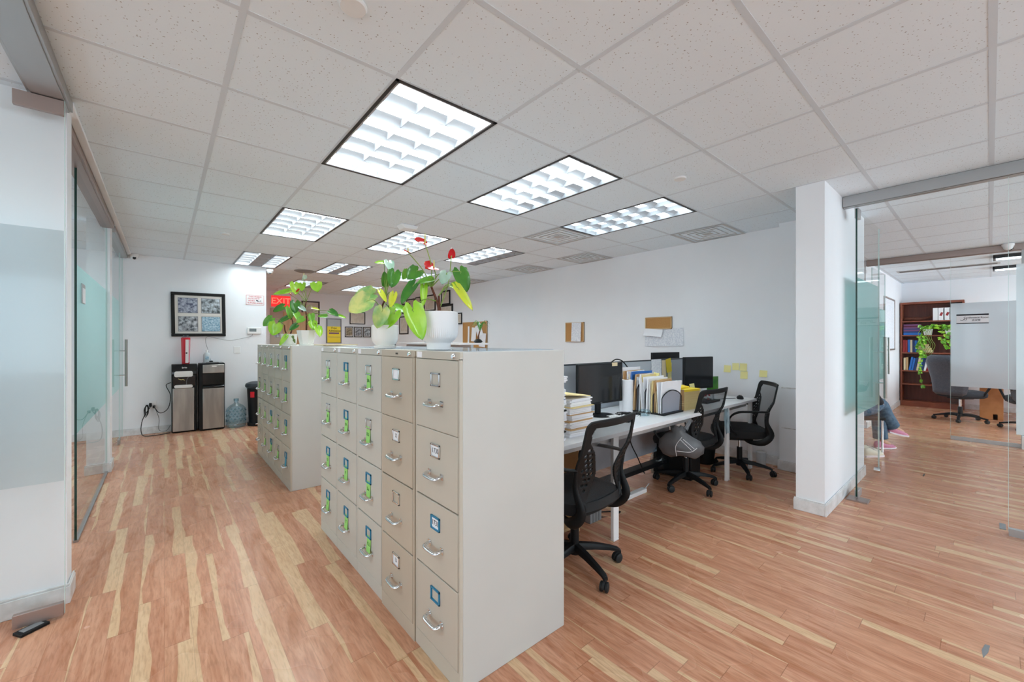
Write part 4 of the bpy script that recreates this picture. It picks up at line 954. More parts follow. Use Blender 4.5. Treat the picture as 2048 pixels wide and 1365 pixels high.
for (y_, z_, w_, h_, r_, c_) in ((2.027, 1.03, .078, .082, 2, 'sticky note lowest left of the wall cluster of four'), (1.935, 1.06, .074, .08, -2, 'sticky note second in the wall cluster, between its neighbours'),
                                 (1.852, 1.058, .078, .085, 1, 'upper sticky note of the vertical pair'), (1.845, .966, .078, .085, -1, 'lower sticky note of the vertical pair'), (1.645, .994, .078, .074, 1, 'lone sticky note to the right, above the chair back')):
    wallpaper_sheet('sticky_note', c_, 'sticky note', y_, z_, w_, h_, 'pyellow', r_, x=WR - .001, group=NG, curl=.012)
PF = 'framed certificates on the right wall'
for (a, b, c, d, fw, fr, lab) in ((10.73, 10.23, 2.12, 2.40, .035, 'pframe', 'first framed certificate beyond the dark anthurium leaf, low left'), (10.46, 9.98, 2.20, 2.50, .03, 'pframe', 'narrow framed certificate above and right of the first'),
                                 (9.92, 9.64, 2.27, 2.52, .03, 'pframe', 'small framed certificate high between its neighbours'), (9.45, 8.88, 2.11, 2.52, .03, 'pframe', 'wide framed certificate behind the red anthurium stem'),
                                 (8.60, 8.20, 2.22, 2.56, .035, 'pframe', 'tall framed certificate highest at the right'), (8.72, 8.08, 1.83, 2.23, .05, 'pframe', 'thick-framed certificate just above the ribbed pot'),
                                 (8.02, 7.70, 1.74, 2.0, .025, 'pframe', 'small framed certificate nearest the square cork board')):
    picture(lab, a, b, c, d, WR, fr, fw, 'matb', [(-.66, .66, -.68, .68, 'cert')], face='nx', group=PF)
picture('tall dark framed sheet low behind the smooth white pot', 10.9, 10.35, 1.55, 2.05, WR, 'pframe', .03, 'matb', [(-.66, .66, -.68, .68, 'cert')], face='nx', group=PF)

# ------------------------------------------------------------------ far wall
t = thing('wood_door', 'light wooden door at the far left end of the room', 'door', (1.98, YMAX, 0)); t['kind'] = 'structure'
bm = bm_new(); box(bm, 0, .98, -.02, 0, 0, 2.18); obj('casing', bm, 'tanp', t); bm = bm_new(); box(bm, .28, .92, -.035, -.018, 0.01, 2.1); obj('leaf_panel', bm, 'wooddoor', t, bevel=.004)
boxo('door_sign', .09, .2, -.03, -.02, 1.45, 1.62, 'photo3', t)
t = thing('exit_sign', 'lit red EXIT sign hanging at the far end', 'exit sign', (2.10, 10.9, 2.30)); boxo('housing', -.2, .2, -.02, .02, -.13, .13, 'exitback', t, bevel=.004)
textmesh('exit_lettering', 'EXIT', .2, 'exitred', t, (0, -.022, 0), FACE_NY, True); boxo('mount', -.05, .05, -.01, .01, .13, CEIL - 2.30 - .002, 'white', t)
picture('tall dark-brown framed certificate on the far wall behind the tall lime plant', 2.68, 3.12, 1.80, 2.40, YMAX, 'brframe', .035, 'cert')
picture('landscape framed certificate on the far wall', 3.90, 4.33, 1.83, 2.17, YMAX, 'pframe', .02, 'matb', [(-.8, .8, -.8, .8, 'cert')])
for k, (a, m_, l_) in enumerate(((3.77, 'photo5', 'sepia photo in a black frame, leftmost of the far trio'), (4.02, 'photo3', 'high-contrast monochrome photo in the middle of the far trio'), (4.27, 'photo2', 'pale grey photo in a black frame, rightmost of the far trio'))):
    picture(l_, a, a + .225, 1.47, 1.755, YMAX, 'pframe', .018, 'matb', [(-.72, .72, -.74, .74, m_)], group='three small framed photos on the far wall')
t = thing('notice_board', 'grey framed notice board with bright yellow poster on the far wall', 'notice board', (3.48, YMAX, 1.62)); boxo('frame', -.2, .2, -.02, 0, -.32, .35, 'grey', t, bevel=.004)
boxo('clear_pocket', -.16, .16, -.024, -.02, .1, .32, 'photo2' if False else 'alum', t); ps = boxo('poster', -.17, .17, -.026, -.02, -.3, .13, 'yellow', t)
textmesh('poster_lettering', 'Free\n  Admission', .075, 'ink', ps, (0, -.027, .05), FACE_NY, True); boxo('poster_bar', -.13, .13, -.0275, -.026, -.07, -.03, 'purple', ps); boxo('poster_bar', -.15, .15, -.0275, -.026, -.155, -.145, 'purple', ps)

# ------------------------------------------------------------------ desks
DZ = .74; YF = 1.63; YP = 2.33
t = thing('bench_desk', 'long white bench desk with monitors and paperwork along the grey screen', 'desk', (1.50, YF, 0))
boxo('desktop', 0, 3.36, 0, YP - YF - .02, DZ - .028, DZ, 'desk', t, bevel=.002)
for x_ in (.84, 2.67, 3.26):
    bm = bm_new(); box(bm, x_ - .03, x_ + .03, .02, .045, .012, DZ - .028); box(bm, x_ - .028, x_ + .028, .018, .047, 0, .012); obj('leg', bm, 'white', t, bevel=.003)
for x_ in (.84, 2.67):
    bm = bm_new(); box(bm, x_ - .03, x_ + .03, YP - YF - .06, YP - YF - .035, .0, DZ - .028); obj('leg', bm, 'white', t, bevel=.003)
bm = bm_new(); box(bm, .05, 3.2, .05, .07, DZ - .07, DZ - .03); obj('rail', bm, 'alum', t)
boxo('modesty_panel', .87, 2.64, YP - YF - .09, YP - YF - .072, .22, DZ - .03, 'dpanel', t)
boxo('cable_tray', .9, 2.62, YP - YF - .20, YP - YF - .11, .12, .16, 'black', t)
t = thing('privacy_screen', 'low grey fabric screen with black cap rail behind the desks', 'partition', (1.50, YP, 0))
bm = bm_new(); box(bm, 0, 1.53, -.012, .012, DZ, 1.155); box(bm, 1.55, 3.42, -.012, .012, DZ, 1.150); obj('panel', bm, 'greyp', t)
bm = bm_new(); box(bm, 0, 3.42, -.014, .014, 1.150, 1.162); box(bm, 1.53, 1.55, -.014, .014, DZ, 1.155); obj('cap_rail', bm, 'dgrey', t, bevel=.002)
t = thing('bench_desk', 'white bench desk on the far side of the grey screen', 'desk', (1.50, YP + .02, 0))
boxo('desktop', 0, 3.36, 0, .68, DZ - .028, DZ, 'desk', t, bevel=.002)
for x_ in (.05, .84, 2.67, 3.3): boxo('leg', x_ - .03, x_ + .03, .62, .645, 0, DZ - .028, 'white', t, bevel=.003)

def monitor(label, loc, rz, w=.54, h=.335, stand='round', zc=None, tilt=0):
    t = thing('computer_monitor', label, 'monitor', loc, rz, 'black computer monitors on the desks'); zc = zc or .27
    bm = bm_new(); box(bm, -w / 2, w / 2, -.0, .028, zc - h / 2, zc + h / 2); box(bm, -w / 4, w / 4, .028, .05, zc - h / 4, zc + h / 4); obj('housing', bm, 'black', t, bevel=.004)
    boxo('screen', -w / 2 + .009, w / 2 - .009, -.0015, 0, zc - h / 2 + .018, zc + h / 2 - .009, 'screen', t)
    bm = bm_new(); box(bm, -.03, .03, .03, .05, .01, zc); obj('stand_neck', bm, 'black', t, bevel=.004)
    bm = bm_new(); lathe(bm, [(0, 0), (.115, 0), (.115, .006), (.09, .011), (0, .012)], 36, squash=.85); obj('stand_base', bm, 'black', t, smooth=True)
    return t
m1 = monitor('large black monitor with a cream note on its top edge beside the paper towel roll', (2.77, 2.10, DZ), -3, .56, .335, zc=.265)
boxo('top_note', .135, .205, -.004, .0, .405, .435, 'cream', m1)
textmesh('logo_lettering', 'DELL', .012, 'grey', m1.children[0], (0, -.0008, .265 - .159), FACE_NY)
monitor('tall black monitor with yellowish reflection at the right end of the desk', (4.29, 1.99, DZ), -16, .42, .335, zc=.285)
monitor('monitor behind the grey screen, only its top edge showing', (4.72, 2.62, DZ), 172, .52, .30, zc=.33)
# screen hung papers, arm of a desk lamp
bm = bm_new(); tube(bm, [(3.20, 2.32, 1.155), (3.28, 2.31, 1.185), (3.36, 2.28, 1.15), (3.43, 2.22, 1.0), (3.46, 2.18, .80), (3.46, 2.16, DZ)], .006, 8); tag(obj('monitor_cable', bm, 'black', smooth=True), 'thick black cable arching over the grey screen', 'cable')
def hung(label, x, z, w, h, m, r_=0, y=YP - .016, cat='paper', name='hung_paper'):
    bm = bm_new(); sheet(bm, lambda u, v: ((u - .5) * w, -.004 * v, (.5 - v) * h), 3, 4); o = obj(name, bm, m, None, (x, y, z), solid=.0008); o.rotation_euler = (0, R(r_), 0); return tag(o, label, cat)
hung('printed form hung over the grey screen behind the file sorter', 4.00, 1.065, .20, .20, 'paper2')
hung('pale green card with dark print beside the hung form', 4.15, 1.05, .08, .2, 'cream', y=YP - .018)
hung('bright yellow card hung on the grey screen', 4.25, 1.09, .11, .15, 'yellow', -8, y=YP - .020)
hung('long pale yellow strip hanging below the bright yellow card', 4.27, .97, .08, .30, 'pyellow', 3, y=YP - .019)
hung('small white strip clipped on the screen rail above the large monitor', 2.92, 1.125, .14, .03, 'white', 0)
# paper towel roll
t = thing('paper_towel_roll', 'tall white paper towel roll standing next to the large monitor', 'paper towel roll', (3.13, 2.10, DZ))
bm = bm_new(); lathe(bm, [(.02, 0), (.062, 0), (.062, .275), (.02, .275), (.02, 0)], 36); obj('roll', bm, 'paper', t, smooth=True); bm = bm_new(); lathe(bm, [(.017, .002), (.02, .002), (.02, .277), (.017, .277)], 24); obj('core', bm, 'tan', t, smooth=True)
bm = bm_new(); lathe(bm, [(0, 0), (.035, 0), (.036, .16), (0, .16)], 20); tag(obj('green_bottle', bm, 'greenb', None, (3.26, 2.16, DZ), smooth=True), 'dark green container between towel roll and file sorter', 'container')
# cable tangle and chargers
bm = bm_new(); rr = random.Random(4)
for k in range(7):
    x_, y_ = 2.78 + rr.random() * .16, 1.86 + rr.random() * .12
    tube(bm, [(x_ + rr.uniform(-.14, .14), y_ + rr.uniform(-.08, .08), DZ + .006 + .012 * rr.random()) for q in range(6)], .003, 6)
tag(obj('cable_tangle', bm, 'white', smooth=True), 'tangle of white charging cables below the large monitor', 'cables')
bm = bm_new()
for (x_, y_, a) in ((2.70, 1.80, 20), (2.90, 1.95, -30), (2.98, 1.90, 60)):
    box(bm, x_ - .035, x_ + .035, y_ - .02, y_ + .02, DZ, DZ + .03, rot('Z', a, (x_, y_, 0)))
tag(obj('power_adapter', bm, 'black', bevel=.004), 'black power adapters lying in the cable tangle', 'adapters')
bm = bm_new(); rr = random.Random(9)
for k in range(5): tube(bm, [(2.88 + rr.uniform(-.1, .1), 1.98 + rr.uniform(-.05, .05), DZ + .01 + .02 * rr.random()) for q in range(5)], .003, 6)
tag(obj('cable_tangle', bm, 'black', smooth=True), 'tangle of black cables behind the white one', 'cables')
bm = bm_new(); lathe(bm, [(0, 0), (.04, .004), (.055, .03), (.04, .05), (0, .055)], 14, (3.03, 1.86, DZ)); tag(obj('crumpled_bag', bm, 'bottle'), 'crumpled clear plastic bag at the foot of the towel roll', 'plastic bag')
# desk documents at the left
def paperstack(label, x, y, z, layers, w=.235, d=.31, seed=1, cat='document stack', group=None, name='document_stack'):
    """layers: (thickness, material)"""
    t = thing(name, label, cat, (x, y, z), 0, group); rr = random.Random(seed); zz = 0
    for th, m in layers:
        a = rr.uniform(-4, 4); dx, dy = rr.uniform(-.012, .012), rr.uniform(-.012, .012)
        if m == 'paper':      # a block of loose sheets with ragged edges
            bm = bm_new(); k = max(2, int(th / .009))
            for q in range(k):
                ex, ey = rr.uniform(-.006, .006), rr.uniform(-.006, .006)
                box(bm, -w / 2 + ex, w / 2 + ex, -d / 2 + ey, d / 2 + ey, zz + q * th / k + .0006, zz + (q + 1) * th / k - .0006, rot('Z', a) @ Matrix.Translation((dx, dy, 0)))
            obj('sheaf', bm, m, t)
        else:
            bm = bm_new(); box(bm, -w / 2 - .008, w / 2 + .008, -d / 2 - .006, d / 2 + .006, zz, zz + th, rot('Z', a) @ Matrix.Translation((dx, dy, 0))); obj('folder', bm, m, t, bevel=.0015)
        zz += th
    return t
DG = 'document stacks at the left end of the desk'
paperstack('document stack topped by a slanting cream folder, in front of the monitor stand', 2.08, 1.84, DZ, [(.045, 'paper'), (.008, 'tan'), (.04, 'paper'), (.012, 'tan'), (.035, 'paper'), (.006, 'tan'), (.04, 'paper'), (.006, 'manila'), (.05, 'paper')], .22, .20, 3, group=DG)
bm = bm_new(); box(bm, -.14, .14, -.11, .11, 0, .006, rot('Y', 6)); tag(obj('cream_folder', bm, 'manila', None, (2.05, 1.86, DZ + .262)), 'cream folder slanting on the shorter document stack', 'folder')
paperstack('tallest document stack, partly hidden by the nearest filing cabinet', 1.75, 1.80, DZ, [(.06, 'paper'), (.01, 'black'), (.05, 'paper'), (.008, 'tan'), (.06, 'paper'), (.01, 'black'), (.06, 'paper'), (.005, 'blueb'), (.07, 'paper'), (.03, 'paper'), (.04, 'paper')], .25, .21, 5, group=DG)
# under-desk cabinet with binders and papers
t = thing('under_desk_shelf', 'low open shelf under the left end of the desk holding papers', 'shelf', (1.52, 1.90, 0)); bm = bm_new()
box(bm, 0, .02, 0, .40, 0, .70); box(bm, .72, .74, 0, .40, 0, .70); box(bm, .02, .72, 0, .40, .04, .06); box(bm, .02, .72, 0, .40, .34, .36); obj('carcass', bm, 'tan', t, bevel=.002)
paperstack('loose papers and envelopes on the upper under-desk shelf', 1.95, 2.09, .361, [(.05, 'paper'), (.006, 'tan'), (.06, 'paper'), (.008, 'manila'), (.05, 'paper'), (.006, 'tan'), (.03, 'paper'), (.006, 'manila')], .33, .30, 11)
paperstack('papers stacked on the lower under-desk shelf', 1.93, 2.09, .061, [(.07, 'paper'), (.006, 'tan'), (.08, 'paper'), (.05, 'paper')], .33, .30, 12)
bm = bm_new()
for k in range(4): box(bm, 2.40 + .035 * k, 2.43 + .035 * k, 1.92, 2.18, 0, .29 + .01 * (k % 2))
tag(obj('file_box', bm, 'grey', bevel=.004), 'grey upright file box on the floor beside the under-desk shelf', 'file box')
# file sorter
t = thing('file_sorter', 'black mesh desktop file sorter stuffed with folders', 'file sorter', (3.30, 1.765, DZ), 0)
W = .335; Lr = .40
bm = bm_new(); box(bm, -W / 2, W / 2, -.02, Lr, 0, .012); obj('base', bm, 'black', t, bevel=.003)
def arch(w, h, n=14): return [(-w / 2, 0)] + [(-w / 2 + w * k / n, h * .70 + h * .30 * math.sin(math.pi * k / n) ** .7) for k in range(n + 1)] + [(w / 2, 0)]
for k in range(6):
    y_ = 0.0 + k * .078; h = .20 + .028 * k
    pts = arch(W * .97, h); bm = bm_new(); bm.faces.new([bm.verts.new((a, y_, b)) for a, b in pts]); dv = obj('divider', bm, 'wiremesh' if k == 0 else 'wiremesh', t)
    bm = bm_new(); tube(bm, [(a, y_, b) for a, b in pts], .0045, 6, False); obj('divider_frame', bm, 'black', dv, smooth=True)
rr = random.Random(21); seq = ['paper', 'paper', 'cream', 'tan', 'manila', 'paper', 'paper', 'paper', 'paper', 'manila', 'paper', 'paper', 'tan', 'blueb', 'cream', 'paper', 'paper', 'tan', 'tan', 'paper']
FO = 'folders standing in the file sorter'
for k, m_ in enumerate(seq):
    y_ = .018 + k * .0205; h = .245 + .0055 * k + rr.uniform(-.015, .02); sx = rr.uniform(-.02, .02)
    if k == 0: h = .262; sx = .0
    bm = bm_new(); wd = .30
    sheet(bm, lambda u, v: ((u - .5) * wd, .016 * math.sin(u * 5 + k) * (v) + .03 * v * v * (k % 3 - 1) * .4, v * h), 6, 6)
    o = obj('folder', bm, m_, None, (3.30 + sx, 1.765 + y_, DZ + .013), solid=.006 if k % 2 else .010)
    pos = ['front', 'second', 'third', 'fourth', 'fifth', 'sixth', 'seventh', 'eighth', 'ninth', 'tenth', 'eleventh', 'twelfth', 'thirteenth', 'fourteenth', 'fifteenth', 'sixteenth', 'seventeenth', 'eighteenth', 'nineteenth', 'rearmost'][k]
    tag(o, '%s %s folder from the front of the black file sorter' % (pos, {'paper': 'white', 'cream': 'cream', 'tan': 'tan', 'manila': 'manila', 'blueb': 'blue'}[m_]), 'folder', FO)
# sticky notes in sorter
wallpaper_sheet('sticky_note', 'yellow sticky note poking up among the sorter folders', 'sticky note', 1.95, DZ + .30, .05, .07, 'pyellow', 12, x=3.36)
# yellow folder stack
t = thing('folder_stack', 'stack of pale yellow folders beside the file sorter', 'folder stack', (3.66, 1.90, DZ), -6); rr = random.Random(2)
for k in range(9):
    bm = bm_new(); ex = rr.uniform(-.006, .006); box(bm, -.13 + ex, .13 + ex, -.15, .15, .0205 * k, .0205 * k + .006); box(bm, -.125 + ex, .125 + ex, -.145, .145, .0205 * k + .006, .0205 * k + .016); box(bm, -.13 + ex, .13 + ex, -.15, .15, .0205 * k + .016, .0205 * k + .019)
    obj('folder', bm, 'manila' if k < 8 else 'yellow', t)
bm = bm_new(); box(bm, -.134, -.128, -.15, .15, 0, .185); obj('brown_spines', bm, 'tan', t)
bm = bm_new(); box(bm, -.12, .10, -.1, .14, 0, .012, rot('X', 6)); tag(obj('yellow_envelope', bm, 'yellow', None, (3.62, 1.92, DZ + .197)), 'bright yellow envelope lying on the folder stack', 'envelope')
# small clutter behind
bm = bm_new(); box(bm, 0, .30, 0, .12, 0, .02); tag(obj('keyboard', bm, 'black', None, (4.05, 1.80, DZ), bevel=.003), 'black keyboard half hidden behind the folder stack', 'keyboard')
bm = bm_new(); sheet(bm, lambda u, v: ((u - .5) * .1, -.02 * v, (.5 - v) * .11), 3, 3); tag(obj('sticky_note', bm, 'pyellow', None, (4.0, 1.93, DZ + .14), solid=.001), 'pale sticky note stuck to the foot of the tall monitor', 'sticky note')
bm = bm_new(); box(bm, -.05, .05, -.01, .01, -.05, .05, rot('Y', 35)); tag(obj('wooden_clip', bm, 'tan', None, (3.90, 1.96, DZ + .12)), 'small tan wooden block leaning behind the folder stack', 'block')
t = thing('candy_jar', 'small jar of red and white sweets under the tall monitor', 'jar', (4.22, 1.86, DZ)); bm = bm_new(); lathe(bm, [(0, 0), (.045, 0), (.05, .02), (.05, .09), (.04, .1)], 20); obj('jar', bm, 'acry', t, smooth=True)
rr = random.Random(3); bm = bm_new(); bm2 = bm_new()
for k in range(16): lathe(bm if k % 2 else bm2, [(0, .014), (.013, 0), (0, -.014)], 8, (rr.uniform(-.03, .03), rr.uniform(-.03, .03), .02 + rr.random() * .09))
obj('red_sweets', bm, 'redp', t); obj('white_sweets', bm2, 'white', t)
t = thing('desk_calendar', 'green and white glossy brochure box standing behind the tall monitor', 'brochure box', (4.74, 2.02, DZ), -20); boxo('box', -.12, .05, 0, .05, 0, .22, 'white', t); boxo('leaf_print', -.118, .048, -.002, 0, .07, .22, LEAF['d'], t); boxo('blue_print', -.118, .048, -.002, 0, .045, .07, 'photo4', t)
t = thing('computer_mouse', 'black computer mouse near the right end of the desk', 'mouse', (4.70, 1.74, DZ), -60); bm = bm_new()
lathe(bm, [(.032, 0), (.034, .008), (.028, .026), (.014, .036), (0, .038)], 24); 
for v in bm.verts: v.co.y *= 1.75
obj('shell', bm, 'black', t, smooth=True); boxo('wheel', -.003, .003, .03, .045, .02, .037, 'grey', t)
cord('black mouse cable running along the right end of the desk', [(4.66, 1.77, DZ + .006), (4.56, 1.84, DZ + .005), (4.45, 1.86, DZ + .005), (4.4, 1.95, DZ + .005)], .0025, name='mouse_cable', cat='cable')
# floor cables under the desk
cord('black cable loop on the floor beneath the first desk leg', [(2.45, 2.1, .15), (2.55, 1.95, .006), (2.75, 1.9, .006), (2.62, 2.0, .006), (2.5, 1.98, .006), (2.72, 2.06, .006), (3.0, 2.1, .006)], .005, name='floor_cable', cat='cable')
cord('white cable crossing the floor under the desk', [(2.7, 2.08, .01), (3.0, 2.0, .006), (3.3, 2.04, .006), (3.5, 2.1, .006)], .004, 'white', name='floor_cable', cat='cable')
cord('black cable hanging from the desk beside the middle chair', [(3.22, 2.18, .70), (3.22, 2.12, .45), (3.30, 2.1, .3), (3.42, 2.1, .12)], .005, name='floor_cable', cat='cable')
boxo('power_strip', 3.0, 3.3, 2.0, 2.05, 0, .035, 'white', bevel=.004); tag(bpy.data.objects['power_strip'], 'white power strip on the floor under the desk', 'power strip')
boxo('orange_adapter', 2.52, 2.60, 2.17, 2.22, .162, .19, 'orange', bevel=.004); tag(bpy.data.objects['orange_adapter'], 'orange adapter in the cable tray under the desk', 'adapter')
bm = bm_new(); box(bm, -.1, .1, -.2, .2, 0, .40); tag(obj('desktop_computer', bm, 'black', None, (3.98, 2.08, 0), bevel=.006), 'black desktop computer tower on the floor behind the middle chair', 'computer')
t = thing('waste_basket', 'small black waste basket with a liner under the right end of the desk', 'waste basket', (4.60, 2.08, 0)); bm = bm_new(); lathe(bm, [(0, .003), (.10, .003), (.13, .28), (.125, .28), (.095, .01), (0, .01)], 24); obj('basket', bm, 'black', t, smooth=True)
bm = bm_new(); lathe(bm, [(.128, .22), (.137, .23), (.14, .285), (.126, .29)], 20); obj('liner', bm, 'bottle', t)
bm = bm_new(); prism(bm, rrect(.16, .10, .02), 'z', 0, .2); tag(obj('paper_bag', bm, 'pyellow', None, (4.06, 2.24, 0)), 'yellowish bag on the floor behind the desk leg', 'bag')
bm = bm_new(); lathe(bm, [(0, 0), (.045, 0), (.05, .15), (.035, .16), (0, .16)], 18); tag(obj('floor_cup', bm, 'bfrost', None, (4.95, 1.62, 0), smooth=True), 'cloudy plastic cup on the floor by the right wall', 'cup')
# ------------------------------------------------------------------ mesh task chairs
def task_chair(label):
    t = thing('task_chair', label, 'office chair', (0, 0, 0), 0, 'black mesh task chairs')
    bm = bm_new()
    lathe(bm, [(0, .075), (.03, .07), (.034, .09), (.03, .135), (0, .135)], 20)
    for k in range(5):
        a = R(90 + 72 * k + 18); d = Vector((math.cos(a), math.sin(a), 0)); s = Vector((-d.y, d.x, 0))
        secs = [(.02, .115, .022, .020), (.12, .108, .021, .017), (.22, .090, .018, .013), (.275, .076, .016, .010), (.292, .062, .013, .010)]
        rings = []
        for r, z, w, h in secs: rings.append([bm.verts.new(d * r + s * sx * w + Vector((0, 0, z + sz * h))) for sx, sz in ((1, -1), (1, .4), (.6, 1), (-.6, 1), (-1, .4), (-1, -1))])
        for A, B in zip(rings, rings[1:]):
            for q in range(6): bm.faces.new([A[q], A[(q + 1) % 6], B[(q + 1) % 6], B[q]])
        bm.faces.new(rings[-1]); bm.faces.new(rings[0][::-1])
    obj('star_base', bm, 'black', t, smooth=True)
    for k in range(5):
        a = R(90 + 72 * k + 18); d = Vector((math.cos(a), math.sin(a), 0)); c = d * .285; yaw = a + (1.1, -.6, 2.2, .4, -1.4)[k]
        mx = Matrix.Translation((c.x, c.y, 0)) @ Matrix.Rotation(yaw, 4, 'Z')
        bm = bm_new()
        for sy in (-1, 1): lathe(bm, [(0, -.009), (.02, -.009), (.027, -.004), (.027, .006), (.018, .010), (0, .010)], 22, mx=mx @ Matrix.Translation((-.018, sy * .014, .027)) @ Matrix.Rotation(R(90 * -sy), 4, 'X'))
        prism_pts = [(-.018 + .033 * math.cos(R(q)), .030 + .033 * math.sin(R(q))) for q in range(-10, 200, 15)]
        A = [bm.verts.new(mx @ Vector((x_, -.007, z_))) for x_, z_ in prism_pts]; B = [bm.verts.new(mx @ Vector((x_, .007, z_))) for x_, z_ in prism_pts]
        bm.faces.new(A); bm.faces.new(B[::-1])
        for q in range(len(A)): bm.faces.new([A[q], B[q], B[(q + 1) % len(A)], A[(q + 1) % len(A)]])
        tube(bm, [mx @ Vector((0, 0, .045)), mx @ Vector((0, 0, .075))], .006, 8, False)
        obj('caster', bm, 'rubber', t, smooth=True)
    bm = bm_new(); lathe(bm, [(.026, .13), (.026, .26), (0, .26)], 20); obj('gas_lift_cover', bm, 'black', t, smooth=True)
    bm = bm_new(); lathe(bm, [(.014, .25), (.014, .36), (0, .36)], 16); obj('gas_lift', bm, 'chrome', t, smooth=True)
    bm = bm_new(); box(bm, -.09, .09, -.10, .12, .345, .388); tube(bm, [(.08, .0, .37), (.2, .02, .365), (.24, .02, .36)], .006, 8, False); obj('mechanism', bm, 'black', t, bevel=.006)
    # seat: waterfall front cushion
    bm = bm_new(); n = 20; A = []
    for (k, ring_z, sc) in ((0, .385, .84), (1, .40, .96), (2, .435, 1.0), (3, .466, .985), (4, .482, .90), (5, .487, .6)):
        ring = []
        for q in range(40):
            a = 2 * math.pi * q / 40; e = .52
            x_ = .245 * math.copysign(abs(math.cos(a)) ** e, math.cos(a)) * sc; y_ = .235 * math.copysign(abs(math.sin(a)) ** e, math.sin(a)) * sc + .02
            ring.append(bm.verts.new((x_, y_, ring_z - (.022 * max(0, (y_ - .12) / .13) ** 2 if y_ > .12 else 0))))
        A.append(ring)
    for a_, b_ in zip(A, A[1:]):
        for q in range(40): bm.faces.new([a_[q], a_[(q + 1) % 40], b_[(q + 1) % 40], b_[q]])
    bm.faces.new(A[0][::-1]); bm.faces.new(A[-1]); obj('seat', bm, 'fabric', t, smooth=True)
    # back shell: solid frame with honeycomb wings around a mesh opening
    Z0, Z1 = .42, .93
    def hw(z):      # half width of the shell
        v = (z - Z0) / (Z1 - Z0); return .205 + .045 * min(1, v * 1.6) - .012 * max(0, v - .6) / .4
    def yb(x, z):
        v = (z - Z0) / (Z1 - Z0); return -.225 - .085 * v ** 1.3 + .035 * math.sin(math.pi * min(1, v * 1.5)) + .045 * (x / .25) ** 2
    def inner(z):   # half width of the central opening: waisted like an hourglass
        v = (z - Z0) / (Z1 - Z0)
        if v < .10 or v > .945: return 0
        if v > .78: return .205 - .02 * max(0, (v - .88)) / .07
        if v > .40: return .095 + (.205 - .095) * ((v - .40) / .38) ** 1.25
        return .095 + .055 * ((.40 - v) / .24) ** 1.2
    NX, NZ = 110, 100
    holes = []
    for r_ in range(11):
        z = Z0 + .09 + r_ * .030
        for q in range(5):
            x = .098 + q * .030 + (.015 if r_ % 2 else 0)
            if x > inner(z) + .015 and x < hw(z) - .030: holes.append((x, z))
    def solid(x, z):
        ax = abs(x); w_ = hw(z)
        v = (z - Z0) / (Z1 - Z0)
        rc = .03
        if v > .93 and ax > w_ - rc and (ax - (w_ - rc)) ** 2 + (z - (Z1 - rc)) ** 2 > rc ** 2 and z > Z1 - rc: return False
        if ax < inner(z): return False
        for hx, hz in holes:
            if abs(hx - ax) < .0115 and abs(hz - z) < .011:
                if ((ax - hx) / .0105) ** 2 + ((z - hz) / .0095) ** 2 < 1: return False
        return True
    bm = bm_new(); vs = {}
    def V(i, k):
        if (i, k) not in vs:
            z = Z0 + (Z1 - Z0) * k / NZ; x = (2 * i / NX - 1) * hw(z); vs[(i, k)] = bm.verts.new((x, yb(x, z), z))
        return vs[(i, k)]
    for i in range(NX):
        for k in range(NZ):
            z = Z0 + (Z1 - Z0) * (k + .5) / NZ; x = (2 * (i + .5) / NX - 1) * hw(z)
            if solid(x, z): bm.faces.new([V(i, k), V(i + 1, k), V(i + 1, k + 1), V(i, k + 1)])
    # outer perimeter bead and the wings that wrap forward under the seat
    o = obj('back_frame', bm, 'black', t, smooth=True, solid=.010)
    bm = bm_new()
    rim = [(-hw(Z0 + q * (Z1 - Z0 - .03) / 10), Z0 + q * (Z1 - Z0 - .03) / 10) for q in range(11)] + [(-hw(Z1) + .012, Z1 - .008), (-hw(Z1) + .04, Z1)]
    pts = [(x_, yb(x_, z_), z_) for x_, z_ in rim] + [(0, yb(0, Z1), Z1 + .002)] + [(-x_, yb(x_, z_), z_) for x_, z_ in reversed(rim)]
    tube(bm, pts, .0085, 8, True, 3)
    for s_ in (-1, 1):
        tube(bm, [(s_ * .242, yb(.24, .66), .66), (s_ * .232, yb(.22, .56) - .004, .56), (s_ * .228, -.215, .44), (s_ * .22, -.15, .365), (s_ * .17, -.05, .352), (s_ * .08, .0, .375)], [.012, .018, .030, .034, .022, .014], 10, True, 5, flat=.55, up=(1, 0, 0))
        tube(bm, [(s_ * .20, yb(.2, .50), .50), (s_ * .17, -.19, .43), (s_ * .12, -.10, .385)], [.012, .016, .014], 8, True, 5)
    obj('back_rim', bm, 'black', t, smooth=True)
    bm = bm_new()
    def mf(u, v):
        z = Z0 + .04 + (Z1 - Z0 - .06) * v; w_ = max(.11, inner(z)) + .01; x = (2 * u - 1) * w_; return (x, yb(x, z) + .003, z)
    sheet(bm, mf, 12, 20); obj('back_mesh', bm, 'mesh', t, smooth='all')
    for s_ in (-1, 1):
        bm = bm_new(); tube(bm, [(s_ * .238, yb(.24, .665), .665), (s_ * .285, -.15, .672), (s_ * .292, -.02, .672), (s_ * .288, .10, .660), (s_ * .280, .165, .60), (s_ * .265, .15, .50), (s_ * .22, .08, .42), (s_ * .10, .04, .40)], [.013, .016, .018, .018, .013, .012, .012, .012], 10, True, 6, flat=.6, up=(0, 0, 1))
        obj('armrest', bm, 'black', t, smooth=True)
    return t
c1 = task_chair('mesh task chair nearest the filing cabinets, seen from behind')
c1.location = (1.90, 1.64, 0); c1.rotation_euler = (0, 0, R(4))
dup(c1, (3.74, 1.86, 0), -3, 'mesh task chair in the middle with a grey plastic bag on its arm')
dup(c1, (4.55, 1.69, 0), 36, 'mesh task chair at the right wall turned sideways to the desk')
dup(c1, (2.6, 3.35, 0), 175, 'mesh task chair on the far side of the grey screen')
